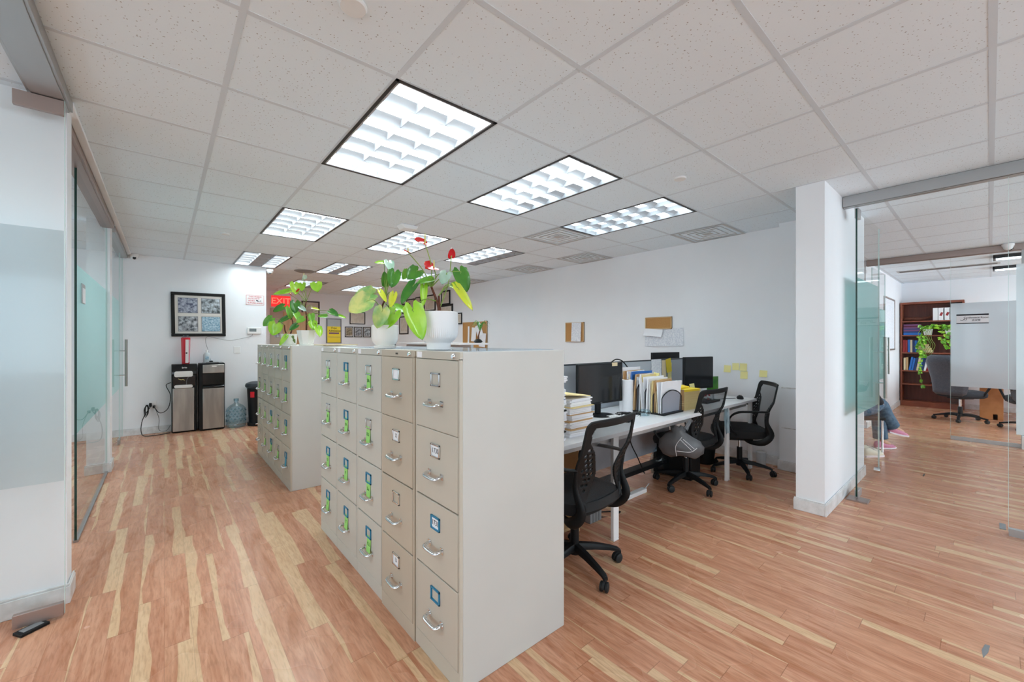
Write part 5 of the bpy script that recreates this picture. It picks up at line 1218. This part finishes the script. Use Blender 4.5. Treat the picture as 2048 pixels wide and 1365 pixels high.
dup(c1, (-1.45, 5.1, 0), 100, 'mesh task chair inside the left glass office')

# plastic bag on the middle chair's arm
t = thing('plastic_bag', 'grey plastic bag with white triangle print hanging on the middle chair', 'bag', (3.20, 1.62, .43), -60)
bm = bm_new(); rings = []; rr = random.Random(6)
for k, (z, a_, b_) in enumerate(((0, .11, .06), (.02, .15, .08), (.08, .165, .09), (.14, .15, .085), (.19, .10, .06), (.225, .05, .04), (.26, .06, .03), (.275, .03, .02))):
    ring = []
    for q in range(28):
        an = 2 * math.pi * q / 28; wv = 1 + .06 * math.sin(5 * an + k * 1.3) + .04 * math.sin(11 * an + k)
        ring.append(bm.verts.new((a_ * 1.0 * wv * math.cos(an) - .02 * k * .3, b_ * wv * math.sin(an), z * .85 + .012 * math.sin(3 * an + k))))
    rings.append(ring)
for A, B in zip(rings, rings[1:]):
    for q in range(28): bm.faces.new([A[q], A[(q + 1) % 28], B[(q + 1) % 28], B[q]])
bm.faces.new(rings[0][::-1]); bm.faces.new(rings[-1]); obj('bag_body', bm, 'bag', t, smooth='all')
bm = bm_new(); Yb = -.112
for pa in ([(-.05, Yb, .02), (-.055, Yb - .003, .10), (-.01, Yb + .01, .17)], [(-.05, Yb, .06), (.05, Yb, .06), (.10, Yb + .02, .09)], [(-.02, Yb, .15), (.06, Yb, .075)], [(0, Yb + .006, .155), (.08, Yb + .01, .085)]): tube(bm, pa, .004, 6, True, 5, flat=.5)
obj('printed_lines', bm, 'bagw', t)
bm = bm_new(); tube(bm, [(.02, 0, .21), (.06, .05, .27), (.08, .12, .26)], [.02, .014, .01], 8); obj('handle', bm, 'bag', t, smooth=True)
bm = bm_new(); rings = []
t2 = thing('plastic_bag', 'clear plastic bag bulging below the middle chair seat', 'bag', (3.86, 2.19, .0)); 
for k, (z, a_) in enumerate(((0, .06), (.03, .12), (.12, .15), (.2, .12), (.27, .06), (.32, .02))):
    rings.append([bm.verts.new(((a_ * (1 + .1 * math.sin(4 * q + k))) * math.cos(2 * math.pi * q / 18), a_ * .6 * math.sin(2 * math.pi * q / 18), z)) for q in range(18)])
for A, B in zip(rings, rings[1:]):
    for q in range(18): bm.faces.new([A[q], A[(q + 1) % 18], B[(q + 1) % 18], B[q]])
obj('bag_body', bm, 'bottle', t2, smooth='all')
# crumpled clear sleeve tucked in the middle chair's back
bm = bm_new(); sheet(bm, lambda u, v: ((u - .5) * .10 + .03 * v, .01 * math.sin(9 * u + 4 * v), -.24 * v), 5, 8); tag(obj('clear_sleeve', bm, 'bottle', None, (4.05, 1.62, .72), solid=.001), 'clear plastic sleeve hanging from the middle chair arm', 'plastic sleeve')

# ------------------------------------------------------------------ far pod seen over the cabinets
t = thing('reception_counter', 'pale blue-white counter screen behind the near cabinets', 'counter', (3.6, 5.2, 0)); boxo('panel', 0, .05, 0, 2.2, 0, 1.30, 'greyp', t); boxo('counter_top', -.2, .35, 0, 2.2, 1.30, 1.33, 'acry' if False else 'desk', t, bevel=.003)
t = thing('palm_plant', 'small dark palm in a black pot on the far counter', 'potted plant', (3.86, 4.42 + .95, 1.33)); bm = bm_new(); lathe(bm, [(0, 0), (.05, 0), (.075, .02), (.05, .05), (.02, .065), (0, .065)], 20); obj('pot', bm, 'black', t, smooth=True)
bm = bm_new(); tube(bm, [(0, 0, .05), (.01, 0, .12), (.03, -.01, .20)], [.014, .011, .009], 8); obj('trunk', bm, 'bark', t, smooth=True)
rr = random.Random(12)
for k in range(11):
    a = 2 * math.pi * k / 11 + rr.random() * .4; L_ = .14 + .05 * rr.random(); up_ = .10 + .08 * rr.random(); bm = bm_new()
    tube(bm, [(.03, -.01, .19), (.03 + L_ * .5 * math.cos(a), -.01 + L_ * .5 * math.sin(a), .19 + up_), (.03 + L_ * math.cos(a), -.01 + L_ * math.sin(a), .19 + up_ * .55)], [.004, .011, .001], 6, True, 6, flat=.2); obj('frond', bm, LEAF['d'], t, smooth=True)
def brochure_holder(label, x, y, rz, h=.22):
    t = thing('brochure_holder', label, 'brochure holder', (x, y, 1.33), rz, 'clear acrylic brochure holders on the far counter')
    bm = bm_new(); prism(bm, [(0, 0), (.09, 0), (.095, .008), (.05, .03), (.09, h), (.083, h), (.03, .02), (.0, .06)], 'x', -.055, .055); obj('holder', bm, 'acry', t)
    boxo('leaflet', -.045, .045, .055, .062, .03, h * .95, 'paper2', t, mx=rot('X', -10, (0, .05, .03))); return t
brochure_holder('clear brochure holder nearest the smooth white pot', 3.58, 6.55, 190)
brochure_holder('clear brochure holder between the two others on the counter', 3.60, 6.20, 160)
brochure_holder('clear brochure holder closest to the ribbed pot', 3.62, 5.95, 200, .19)
t = thing('high_back_chair', 'black high-back chair showing between the two white pots', 'office chair', (3.15, 6.75, 0), 200)
bm = bm_new(); lathe(bm, [(0, .42), (.24, .42), (.25, .46), (.22, .5), (0, .51)], 28); obj('seat', bm, 'leather2' if False else 'blackg', t, smooth=True)
bm = bm_new(); sheet(bm, lambda u, v: ((u - .5) * .48 * (1 - .35 * v * v), -.26 - .10 * v + .10 * (u - .5) ** 2 * 2, .5 + .98 * v), 12, 16); obj('backrest', bm, 'black', t, smooth='all', solid=.07)
bm = bm_new(); tube(bm, [(0, 0, .08), (0, 0, .42)], .03, 12, False)
for k in range(5): a = R(72 * k); tube(bm, [(0, 0, .10), (.3 * math.cos(a), .3 * math.sin(a), .06)], [.03, .018], 8, False); lathe(bm, [(0, .0), (.02, .0), (.028, .025), (.02, .05), (0, .05)], 12, (.3 * math.cos(a), .3 * math.sin(a), 0))
obj('star_base', bm, 'black', t, smooth=True)

# ------------------------------------------------------------------ conference room and corridor
def exec_chair(label, loc, rz):
    t = thing('leather_chair', label, 'office chair', loc, rz, 'leather swivel chairs at the conference table')
    bm = bm_new(); prof = []
    N = 18; rings = []
    for k in range(N + 1):
        v = k / N; z = .44 + .68 * v; w_ = .235 + .03 * math.sin(math.pi * v) - .05 * max(0, v - .8) / .2; y_ = -.24 - .13 * v ** 1.2 + .05 * math.sin(math.pi * min(1, v * 1.3)); th = .055 + .02 * math.sin(math.pi * min(1, v * 1.1)) + (.02 if v > .8 else 0)
        if v in (0, 1): w_ *= .86; th *= .5
        ring = []
        for q in range(24):
            a = 2 * math.pi * q / 24; ring.append(bm.verts.new((w_ * math.copysign(abs(math.cos(a)) ** .45, math.cos(a)), y_ + th * math.copysign(abs(math.sin(a)) ** .6, math.sin(a)) + .04 * (abs(math.cos(a))) ** 2, z)))
        rings.append(ring)
    for A, B in zip(rings, rings[1:]):
        for q in range(24): bm.faces.new([A[q], A[(q + 1) % 24], B[(q + 1) % 24], B[q]])
    bm.faces.new(rings[0][::-1]); bm.faces.new(rings[-1]); obj('backrest', bm, 'leather', t, smooth='all')
    bm = bm_new(); A = []
    for z, sc in ((.40, .85), (.42, .97), (.46, 1), (.50, .97), (.52, .8), (.525, .5)):
        A.append([bm.verts.new((.26 * sc * math.copysign(abs(math.cos(2 * math.pi * q / 32)) ** .5, math.cos(2 * math.pi * q / 32)), .02 + .25 * sc * math.copysign(abs(math.sin(2 * math.pi * q / 32)) ** .5, math.sin(2 * math.pi * q / 32)), z)) for q in range(32)])
    for a_, b_ in zip(A, A[1:]):
        for q in range(32): bm.faces.new([a_[q], a_[(q + 1) % 32], b_[(q + 1) % 32], b_[q]])
    bm.faces.new(A[0][::-1]); bm.faces.new(A[-1]); obj('seat', bm, 'dark_cloth', t, smooth='all')
    for s_ in (-1, 1):
        bm = bm_new(); tube(bm, [(s_ * .25, -.24, .62), (s_ * .30, -.12, .67), (s_ * .31, .05, .67), (s_ * .30, .16, .62), (s_ * .25, .1, .44)], [.014, .02, .022, .018, .014], 10, flat=.7); obj('armrest', bm, 'black', t, smooth=True)
    bm = bm_new(); box(bm, -.10, .10, -.12, .12, .375, .40); lathe(bm, [(.05, .075), (.03, .10), (.03, .24), (0, .24)], 18)
    for k in range(5):
        a = R(90 + 72 * k); tube(bm, [(0, 0, .10), (.16 * math.cos(a), .16 * math.sin(a), .10), (.33 * math.cos(a), .33 * math.sin(a), .068)], [.034, .026, .018], 8, flat=.7)
    obj('star_base', bm, 'black', t, smooth=True)
    bm = bm_new(); lathe(bm, [(.018, .23), (.018, .38), (0, .38)], 14); obj('gas_lift', bm, 'chrome', t, smooth=True)
    for k in range(5):
        a = R(90 + 72 * k); bm = bm_new(); mx = Matrix.Translation((.32 * math.cos(a), .32 * math.sin(a), .029)) @ Matrix.Rotation(a + 1, 4, 'Z') @ Matrix.Rotation(R(90), 4, 'X')
        lathe(bm, [(0, -.026), (.022, -.026), (.029, -.015), (.029, .015), (.022, .026), (0, .026)], 18, mx=mx); obj('caster', bm, 'rubber', t, smooth=True)
    return t
e1 = exec_chair('grey leather swivel chair seen from behind, near the bookcase', (10.35, .33, 0), -128)
dup(e1, (10.0, -.42, 0), -80, 'leather swivel chair at the right, mostly hidden behind the frosted glass')
t = thing('conference_table', 'orange-brown wooden conference table behind the frosted glass', 'table', (11.25, -.75, 0)); boxo('tabletop', -.65, .65, -1.3, 1.0, .71, .75, 'oaktable', t, bevel=.006)
for y_ in (.62, -.9):
    bm = bm_new(); box(bm, -.36, -.30, y_ - .02, y_ + .25, 0, .71); box(bm, .0, .36, y_ + .05, y_ + .09, 0, .71); box(bm, -.36, .36, y_ + .04, y_ + .10, .0, .10); obj('panel_leg', bm, 'oaktable', t, bevel=.004)
t = thing('whiteboard', 'aluminium-framed whiteboard on the corridor side wall of the conference room', 'whiteboard', (10.5, 1.25, 1.68)); boxo('board', -.58, .58, -.012, 0, -.48, .48, 'paper2', t)
bm = bm_new()
for a in ((-.6, .6, .47, .5), (-.6, .6, -.5, -.47), (-.6, -.575, -.5, .5), (.575, .6, -.5, .5)): box(bm, a[0], a[1], -.022, 0, a[2], a[3])
obj('frame', bm, 'bronze', t, bevel=.003)
# bookcase
BX0, BX1, BY0, BY1, BH = 11.88, 12.18, .325, 1.235, 2.17
t = thing('bookcase', 'tall reddish-brown bookcase with books and trailing plants', 'bookcase', (BX0, BY0, 0)); D = BX1 - BX0; Wd = BY1 - BY0
bm = bm_new(); box(bm, 0, D, 0, .028, 0, BH); box(bm, 0, D, Wd - .028, Wd, 0, BH); box(bm, 0, D, .028, Wd - .028, BH - .04, BH); box(bm, .01, D, .028, Wd - .028, 0, .08); obj('carcass', bm, 'mahoge', t, bevel=.002)
boxo('back_panel', D - .01, D, .028, Wd - .028, 0.02, BH - .02, 'mahog', t)
SH = [.105, .465, .745, 1.122, 1.484, 1.778]
for z in SH: boxo('shelf', .004, D - .01, .028, Wd - .028, z - .024, z, 'mahoge', t, bevel=.001)
bx = BX0 + .02
def ontop(name, label, cat, y0, y1, z0, z1, m, dx=.2, lean=0, group=None, x=bx):
    c = ((y0 + y1) / 2); bm = bm_new(); box(bm, -0, dx, -(y1 - y0) / 2, (y1 - y0) / 2, 0, z1 - z0); o = obj(name, bm, m, None, (x, c, z0), bevel=.002); o.rotation_euler = (R(lean), 0, 0)
    return tag(o, label, cat, group)
# top compartment (z 1.778)
bm = bm_new(); tube(bm, [(.1, .2, .02), (.1, .1, .03), (.1, -.05, .02), (.1, -.2, .06), (.1, -.24, .085)], [.03, .035, .035, .02, .008], 12); tag(obj('carved_horn', bm, 'bark', None, (bx, .985, 1.80), smooth=True), 'long dark carved horn on the top bookcase shelf', 'ornament')
ontop('white_box', 'plain white box left of the binders on the top shelf', 'box', .685, .755, 1.778, 2.03, 'white', .22)
for k, (a, l_) in enumerate(((.60, 'white binder with red pattern next to the plain white box'), (.515, 'white binder with red pattern between two others'), (.43, 'white binder with red pattern farthest right on the top shelf'))):
    o = thing('binder', l_, 'binder', (bx, a, 1.779), 0, 'white patterned binders on the top shelf'); boxo('cover', 0, .22, 0, .078, 0, .25, 'white', o, bevel=.002); boxo('red_pattern', -.001, 0, .02, .055, .09, .16, 'redb', o, mx=rot('X', 20, (0, .04, .12))); boxo('dark_stripe', -.001, 0, .0, .008, .01, .24, 'ink', o)
# second: flat stack of books (z 1.484)
ST = [('blueb', .05, 'bright blue book at the bottom of the flat stack'), ('dblue', .03, 'navy book second from the bottom of the flat stack'), ('purple', .035, 'purple book in the middle of the flat stack'), ('dblue', .02, 'thin navy book above the middle purple one'), ('purple', .03, 'purple book near the top of the flat stack'), ('maroon', .03, 'maroon book second from the top of the flat stack'), ('purple', .03, 'purple book on top of the flat stack')]
z = 1.4845
for m_, h_, l_ in ST: ontop('book', l_, 'book', .93 + .01 * (len(l_) % 3), 1.19, z, z + h_ - .001, m_, .2, group='books lying flat on the second shelf'); z += h_
# third shelf (1.122)
for k, (a, b_, h_, m_, l_) in enumerate(((1.165, 1.20, .26, 'redb', 'red book upright at the far left of the third shelf'), (1.128, 1.162, .255, 'redb', 'second red upright book on the third shelf'), (1.088, 1.122, .265, 'blueb', 'blue upright book beside the red pair'), (1.055, 1.085, .26, 'cream', 'cream upright book between blue ones'), (1.02, 1.052, .255, 'dblue', 'navy upright book on the third shelf'), (.985, 1.017, .25, 'blueb', 'blue upright book nearest the cream stack'))):
    ontop('book', l_, 'book', a, b_, 1.1225, 1.1225 + h_, m_, .2, group='upright books on the third shelf')
z = 1.1225
for k, (h_, l_) in enumerate(((.05, 'bottom cream book of the third-shelf stack'), (.045, 'second cream book of the third-shelf stack'), (.035, 'third cream book of the third-shelf stack'), (.04, 'top cream book of the third-shelf stack'))):
    ontop('book', l_, 'book', .76 + .02 * k, .975 - .005 * k, z, z + h_ - .001, 'cream' if k % 2 == 0 else 'manila', .2, group='cream books stacked on the third shelf'); z += h_
# fourth shelf (.745)
seq4 = [('cream', 'cream leaning book at the left of the fourth shelf'), ('tan', 'tan leaning book second on the fourth shelf'), ('blueb', 'first bright blue leaning book on the fourth shelf'), ('blueb', 'second bright blue leaning book on the fourth shelf'), ('dblue', 'navy leaning book on the fourth shelf'), ('cream', 'thin cream leaning book amid the blues'), ('blueb', 'blue leaning book right of the thin cream one'), ('dblue', 'navy leaning book before the white one'), ('white', 'white leaning book beside the red one'), ('redb', 'wide red leaning book on the fourth shelf'), ('redb', 'last red leaning book on the fourth shelf')]
for k, (m_, l_) in enumerate(seq4):
    y_ = 1.17 - .037 * k; ontop('book', l_, 'book', y_ - .016, y_ + .016, .748, .748 + .26 + .01 * (k % 3), m_, .2, lean=0 if k < 2 else 8 + k * .3, group='leaning books on the fourth shelf')
z = .7455
for k in range(3): ontop('book', ('lowest', 'middle', 'top')[k] + ' cream book in the small stack at the right of the fourth shelf', 'book', .55, .70, z, z + .034, 'cream', .2, group='small cream stack on the fourth shelf'); z += .035
# trailing pothos
def pothos(label, x, y, z, vines):
    t = thing('trailing_pothos', label, 'potted plant', (x, y, z), 0, 'trailing pothos on the bookcase')
    bm = bm_new(); n = 4; lathe(bm, [(0, 0), (.075, 0), (.10, .12), (.095, .12), (.09, .105), (0, .105)], 4, mx=Matrix.Rotation(R(45), 4, 'Z')); obj('planter', bm, 'potm', t, bevel=.004)
    rr = random.Random(int(y * 100)); bm = bm_new(); bl = bm_new(); bl2 = bm_new()
    def lf(p, s_):
        d = Vector((rr.uniform(-.6, .1), rr.uniform(-1, 1), rr.uniform(-.9, .2))).normalized(); leaf(bl if rr.random() < .6 else bl2, p, p + d * s_, s_ * .8, Vector((-1, rr.uniform(-.4, .4), rr.uniform(-.2, .7))).normalized(), .1)
    for k in range(46):
        p = Vector((rr.uniform(-.09, .06), rr.uniform(-.14, .14), .11 + rr.uniform(0, .09))); lf(p, .045 + .015 * rr.random())
    for (dy, ln, lp) in vines:
        pts = [Vector((-.03, dy * .4, .11)), Vector((-.12, dy * .8, .10))] + [Vector((-.14 - .03 * math.sin(q), dy + .03 * math.sin(q * 1.7 + dy * 9), .10 - ln * q / 6)) for q in range(1, 7)]
        tube(bm, pts, .004, 5)
        if lp:
            for q in range(int(ln * lp)):
                v = rr.random(); i_ = min(6, int(2 + v * 5)); p = pts[i_].lerp(pts[min(7, i_ + 1)], rr.random()); lf(p, .045 + .015 * rr.random())
    obj('vine', bm, 'stem', t, smooth=True); f = obj('foliage', bl, LEAF['g'], t, smooth='all'); obj('light_foliage', bl2, LEAF['l'], t, smooth='all'); return t
pothos('trailing pothos in a white planter, vines hanging behind the leather chair', BX0 + .10, .83, 1.4845, [(.09, 1.20, 24), (.05, .55, 34), (.12, .55, 30), (-.02, .62, 0), (-.05, .62, 0), (-.08, .60, 0), (.0, .6, 0)])
pothos('second trailing pothos at the right edge of the same shelf', BX0 + .10, .52, 1.4845, [(.06, .36, 40), (-.02, .30, 40), (.1, .25, 30)])

# ------------------------------------------------------------------ seated people beyond the white pier
def person(label, loc, rz, shoe, pants, top, crossed=True):
    """local frame: facing +Y, hips at the origin of X, seat height .45"""
    t = thing('person', label, 'person', loc, rz)
    def limb(bm, pts, rr_, seg=14): tube(bm, pts, rr_, seg, True, 5)
    body = bpy.data.meshes.new('body')
    J = {'pel': (0, 0, .52), 'sp': (0, -.04, .70), 'ch': (0, -.05, .90), 'nk': (0, -.03, 1.06), 'hd': (0, 0, 1.13), 'ht': (0, .0, 1.24),
         'sl': (-.17, -.05, .98), 'el': (-.22, .06, .74), 'wl': (-.12, .24, .62), 'hl': (-.05, .29, .60), 'sr': (.17, -.05, .98), 'er': (.22, .06, .74), 'wr': (.12, .24, .62), 'hr': (.05, .28, .61),
         'tl': (-.09, .02, .50), 'kl': (-.11, .42, .50), 'al': (-.11, .46, .10), 'fl': (-.11, .58, .045), 'tr': (.09, .02, .52)}
    if crossed: J.update(kr=(-.02, .36, .58), ar=(-.09, .60, .27), fr=(-.10, .74, .20))
    else: J.update(kr=(.11, .42, .50), ar=(.11, .46, .10), fr=(.11, .58, .045))
    E_ = [('pel', 'sp'), ('sp', 'ch'), ('ch', 'nk'), ('nk', 'hd'), ('hd', 'ht'), ('ch', 'sl'), ('sl', 'el'), ('el', 'wl'), ('wl', 'hl'), ('ch', 'sr'), ('sr', 'er'), ('er', 'wr'), ('wr', 'hr'), ('pel', 'tl'), ('tl', 'kl'), ('kl', 'al'), ('al', 'fl'), ('pel', 'tr'), ('tr', 'kr'), ('kr', 'ar'), ('ar', 'fr')]
    rad = dict(pel=.13, sp=.115, ch=.125, nk=.05, hd=.078, ht=.075, sl=.055, el=.04, wl=.028, hl=.03, sr=.055, er=.04, wr=.028, hr=.03, tl=.085, kl=.055, al=.036, fl=.03, tr=.085, kr=.055, ar=.036, fr=.03)
    ks = list(J); body.from_pydata([J[k] for k in ks], [(ks.index(a), ks.index(b)) for a, b in E_], [])
    o = bpy.data.objects.new('body', body); COL.objects.link(o); o.parent = t; body.materials.append(M['skin'])
    sk = o.modifiers.new('skin', 'SKIN')
    for v, k in zip(body.skin_vertices[0].data, ks): v.radius = (rad[k], rad[k]); v.use_root = (k == 'pel')
    sk.use_smooth_shade = True; s = o.modifiers.new('sub', 'SUBSURF'); s.levels = 2; s.render_levels = 2
    # fingers
    for s_, h in ((-1, 'hl'), (1, 'hr')):
        bm = bm_new(); hx, hy, hz = J[h]
        for q in range(4): dx = (q - 1.5) * .016; ln = (.055, .065, .062, .05)[q]; tube(bm, [(hx + dx, hy, hz), (hx + dx, hy + ln * .6, hz - .008), (hx + dx, hy + ln, hz - .03)], [.009, .008, .007], 8)
        tube(bm, [(hx - s_ * .02, hy - .02, hz), (hx - s_ * .045, hy + .01, hz - .01), (hx - s_ * .05, hy + .035, hz - .02)], [.01, .009, .008], 8)
        obj('fingers', bm, 'skin', o, smooth='all')
    # face
    bm = bm_new()
    for s_ in (-1, 1): lathe(bm, [(0, .01), (.011, 0), (0, -.01)], 10, (s_ * .03, .082, 1.205))
    obj('eyes', bm, 'ink', o); bm = bm_new(); tube(bm, [(0, .082, 1.20), (0, .105, 1.165), (0, .088, 1.155)], [.008, .014, .008], 8); tube(bm, [(-.025, .082, 1.125), (0, .09, 1.122), (.025, .082, 1.125)], .006, 6)
    for s_ in (-1, 1): lathe(bm, [(0, .025), (.012, 0), (0, -.025)], 8, (s_ * .083, 0, 1.18))
    obj('nose_and_ears', bm, 'skin', o, smooth='all')
    bm = bm_new(); lathe(bm, [(0, 1.335), (.06, 1.32), (.095, 1.26), (.10, 1.20), (.09, 1.10), (.07, 1.02)], 24, (0, -.022, 0)); obj('hair', bm, 'hair', t, smooth='all')
    bm = bm_new(); limb(bm, [J['pel'], J['sp'], J['ch'], (0, -.035, 1.03)], [.165, .15, .165, .07], 20)
    for a, b, c in (('sl', 'el', 'wl'), ('sr', 'er', 'wr')): limb(bm, [J['ch'], J[a], J[b], J[c]], [.09, .075, .055, .04])
    obj('shirt', bm, top, t, smooth='all')
    for a, b, c in (('tl', 'kl', 'al'), ('tr', 'kr', 'ar')):
        bm = bm_new(); A, B, C_ = Vector(J[a]), Vector(J[b]), Vector(J[c]); limb(bm, [A - Vector((0, .06, 0)), (A + B) / 2, B, (B + C_) / 2 + Vector((0, .0, 0)), C_.lerp(B, .08)], [.105, .095, .078, .072, .074], 18); obj('trouser_leg', bm, pants, t, smooth='all')
    for q, (a, f_) in enumerate((('al', 'fl'), ('ar', 'fr'))):
        A = Vector(J[a]); F_ = Vector(J[f_]); d = (F_ - A); tilt = 0 if (q == 0 or not crossed) else -14
        m4 = Matrix.Translation((A.x, A.y - .04, A.z - (.10 if tilt == 0 else .075))) @ Matrix.Rotation(R(tilt) * 0.35 + (R(-8) if tilt else 0), 4, 'X')
        bm = bm_new(); rings = []
        for (y_, w_, h_, z_) in ((-.035, .018, .03, .045), (-.02, .032, .045, .05), (.03, .036, .05, .052), (.09, .036, .038, .042), (.15, .042, .028, .034), (.19, .038, .022, .028), (.215, .02, .014, .024)):
            rings.append([bm.verts.new(m4 @ Vector((w_ * math.cos(2 * math.pi * k / 16), y_, z_ + h_ * math.sin(2 * math.pi * k / 16)))) for k in range(16)])
        for P_, Q_ in zip(rings, rings[1:]):
            for k in range(16): bm.faces.new([P_[k], P_[(k + 1) % 16], Q_[(k + 1) % 16], Q_[k]])
        bm.faces.new(rings[0][::-1]); bm.faces.new(rings[-1]); so = obj('shoe', bm, shoe, t, smooth='all')
        bm = bm_new(); ol = [(.03, -.035), (.037, 0), (.035, .06), (.045, .13), (.043, .18), (.025, .218), (-.025, .218), (-.043, .18), (-.045, .13), (-.035, .06), (-.037, 0), (-.03, -.035)]
        prism(bm, ol, 'z', .0, .018)
        for v in bm.verts: v.co = m4 @ (v.co + Vector((0, 0, .006 * (abs(v.co.y - .09) / .1))))
        obj('sole', bm, 'sole', so)
        bm = bm_new()
        for k in range(4): y_ = .055 + .02 * k; zt = .105 - .011 * k; tube(bm, [m4 @ Vector((-.022, y_, zt - .006)), m4 @ Vector((0, y_ + .006, zt)), m4 @ Vector((.022, y_, zt - .006))], .003, 5)
        obj('laces', bm, 'sole', so)
    return t
def stacking_chair(label, loc, rz):
    t = thing('visitor_chair', label, 'chair', loc, rz, 'visitor chairs in the corridor alcove')
    bm = bm_new(); box(bm, -.23, .23, -.22, .22, .42, .455); obj('seat', bm, 'fabric', t, bevel=.012); bm = bm_new(); box(bm, -.23, .23, -.27, -.24, .55, .85); obj('backrest', bm, 'fabric', t, bevel=.012)
    for s_ in (-1, 1):
        bm = bm_new(); tube(bm, [(s_ * .22, .18, 0), (s_ * .22, .18, .42)], .011, 8, False); obj('leg', bm, 'chrome', t, smooth=True); bm = bm_new(); tube(bm, [(s_ * .22, -.26, 0), (s_ * .22, -.24, .45), (s_ * .21, -.262, .8)], .011, 8); obj('leg', bm, 'chrome', t, smooth=True)
    return t
PROT = -130.5
stacking_chair('black visitor chair under the person in jeans, behind the white pier', (6.46, 1.11, 0), PROT)
person('seated person in blue jeans and pink sneakers with one leg crossed', (6.46, 1.11, 0), PROT, 'pink', 'denim', 'dark_cloth')
for (x_, y_, a_, l_) in ((6.40, .99, -128, 'cream sneaker with laces on the floor behind the glass door'), (6.27, .94, -122, 'second cream sneaker, closer to the white pier')):
    t = thing('sneaker', l_, 'shoe', (x_, y_, 0), a_, 'pair of cream sneakers')
    bm = bm_new(); rings = []
    for (yy, w_, h_, z_) in ((-.035, .018, .03, .045), (-.02, .032, .045, .055), (.03, .036, .048, .06), (.09, .036, .038, .046), (.15, .042, .028, .036), (.19, .038, .022, .03), (.215, .02, .014, .025)):
        rings.append([bm.verts.new((w_ * math.cos(2 * math.pi * k / 16), yy, z_ + h_ * math.sin(2 * math.pi * k / 16))) for k in range(16)])
    for P_, Q_ in zip(rings, rings[1:]):
        for k in range(16): bm.faces.new([P_[k], P_[(k + 1) % 16], Q_[(k + 1) % 16], Q_[k]])
    bm.faces.new(rings[0][::-1]); bm.faces.new(rings[-1]); obj('upper', bm, 'shoecream', t, smooth='all')
    bm = bm_new(); prism(bm, [(.03, -.035), (.037, 0), (.035, .06), (.045, .13), (.043, .18), (.025, .218), (-.025, .218), (-.043, .18), (-.045, .13), (-.035, .06), (-.037, 0), (-.03, -.035)], 'z', 0, .02); obj('sole', bm, 'sole', t)
    bm = bm_new()
    for k in range(4): yy = .05 + .02 * k; zt = .105 - .010 * k; tube(bm, [(-.024, yy, zt - .006), (0, yy + .006, zt + .002), (.024, yy, zt - .006)], .003, 5)
    obj('laces', bm, 'sole', t)

# floor marks and small floor things
bm = bm_new(); prism(bm, [(0, 0), (.012, .002), (.02, .05), (.016, .10), (.004, .05)], 'z', .0002, .0012)
for v in bm.verts: v.co = Vector((2.80 - v.co.y * 1.3, .0 + v.co.x * 1.2, v.co.z))
tag(obj('floor_scratch', bm, 'grey'), 'grey pointed mark on the floor at the lower right', 'floor mark')
boxo('floor_latch', 4.60, 4.74, -.075, -.045, 0, .004, 'grey', bevel=.001); tag(bpy.data.objects['floor_latch'], 'small metal latch plate in the floor beside the right glass panel', 'floor plate')
boxo('floor_joint', 5.80, 5.92, .43, .44, .0002, .0015, 'gap'); tag(bpy.data.objects['floor_joint'], 'short dark gap mark on the corridor floor', 'floor mark')
t = thing('key_remote', 'small black remote lying under the near left glass door', 'remote', (-.475, 2.925, 0), 35); bm = bm_new(); box(bm, -.05, .05, -.03, .03, 0, .014); obj('body', bm, 'black', t, bevel=.003); boxo('buttons', -.035, .035, -.018, .018, .014, .0155, 'grey', t)
boxo('wall_socket', 8.18, 8.2, -.385, -.295, .04, .13, 'white', bevel=.002); tag(bpy.data.objects['wall_socket'], 'white socket plate low beside the conference room glass', 'outlet')
# wall scuffs on the chase
bm = bm_new(); box(bm, 4.958, 4.9605, 1.05, 1.43, .86, .875); box(bm, 4.958, 4.9605, 1.05, 1.43, .44, .45); o = obj('wall_scuff', bm, 'scuff'); o['kind'] = 'structure'
# left office furniture glimpsed through the glass
t = thing('office_desk', 'dark wood desk inside the left glass office', 'desk', (-2.2, 4.4, 0)); boxo('desktop', -.8, .5, -.6, .6, .71, .74, 'mahog', t, bevel=.003); boxo('pedestal', -.75, -.35, -.55, .55, 0, .71, 'mahog', t); boxo('end_panel', .42, .45, -.55, .55, 0, .71, 'mahog', t)
monitor('black monitor on the desk in the left glass office', (-1.95, 4.55, .74), 80, .5, .33)
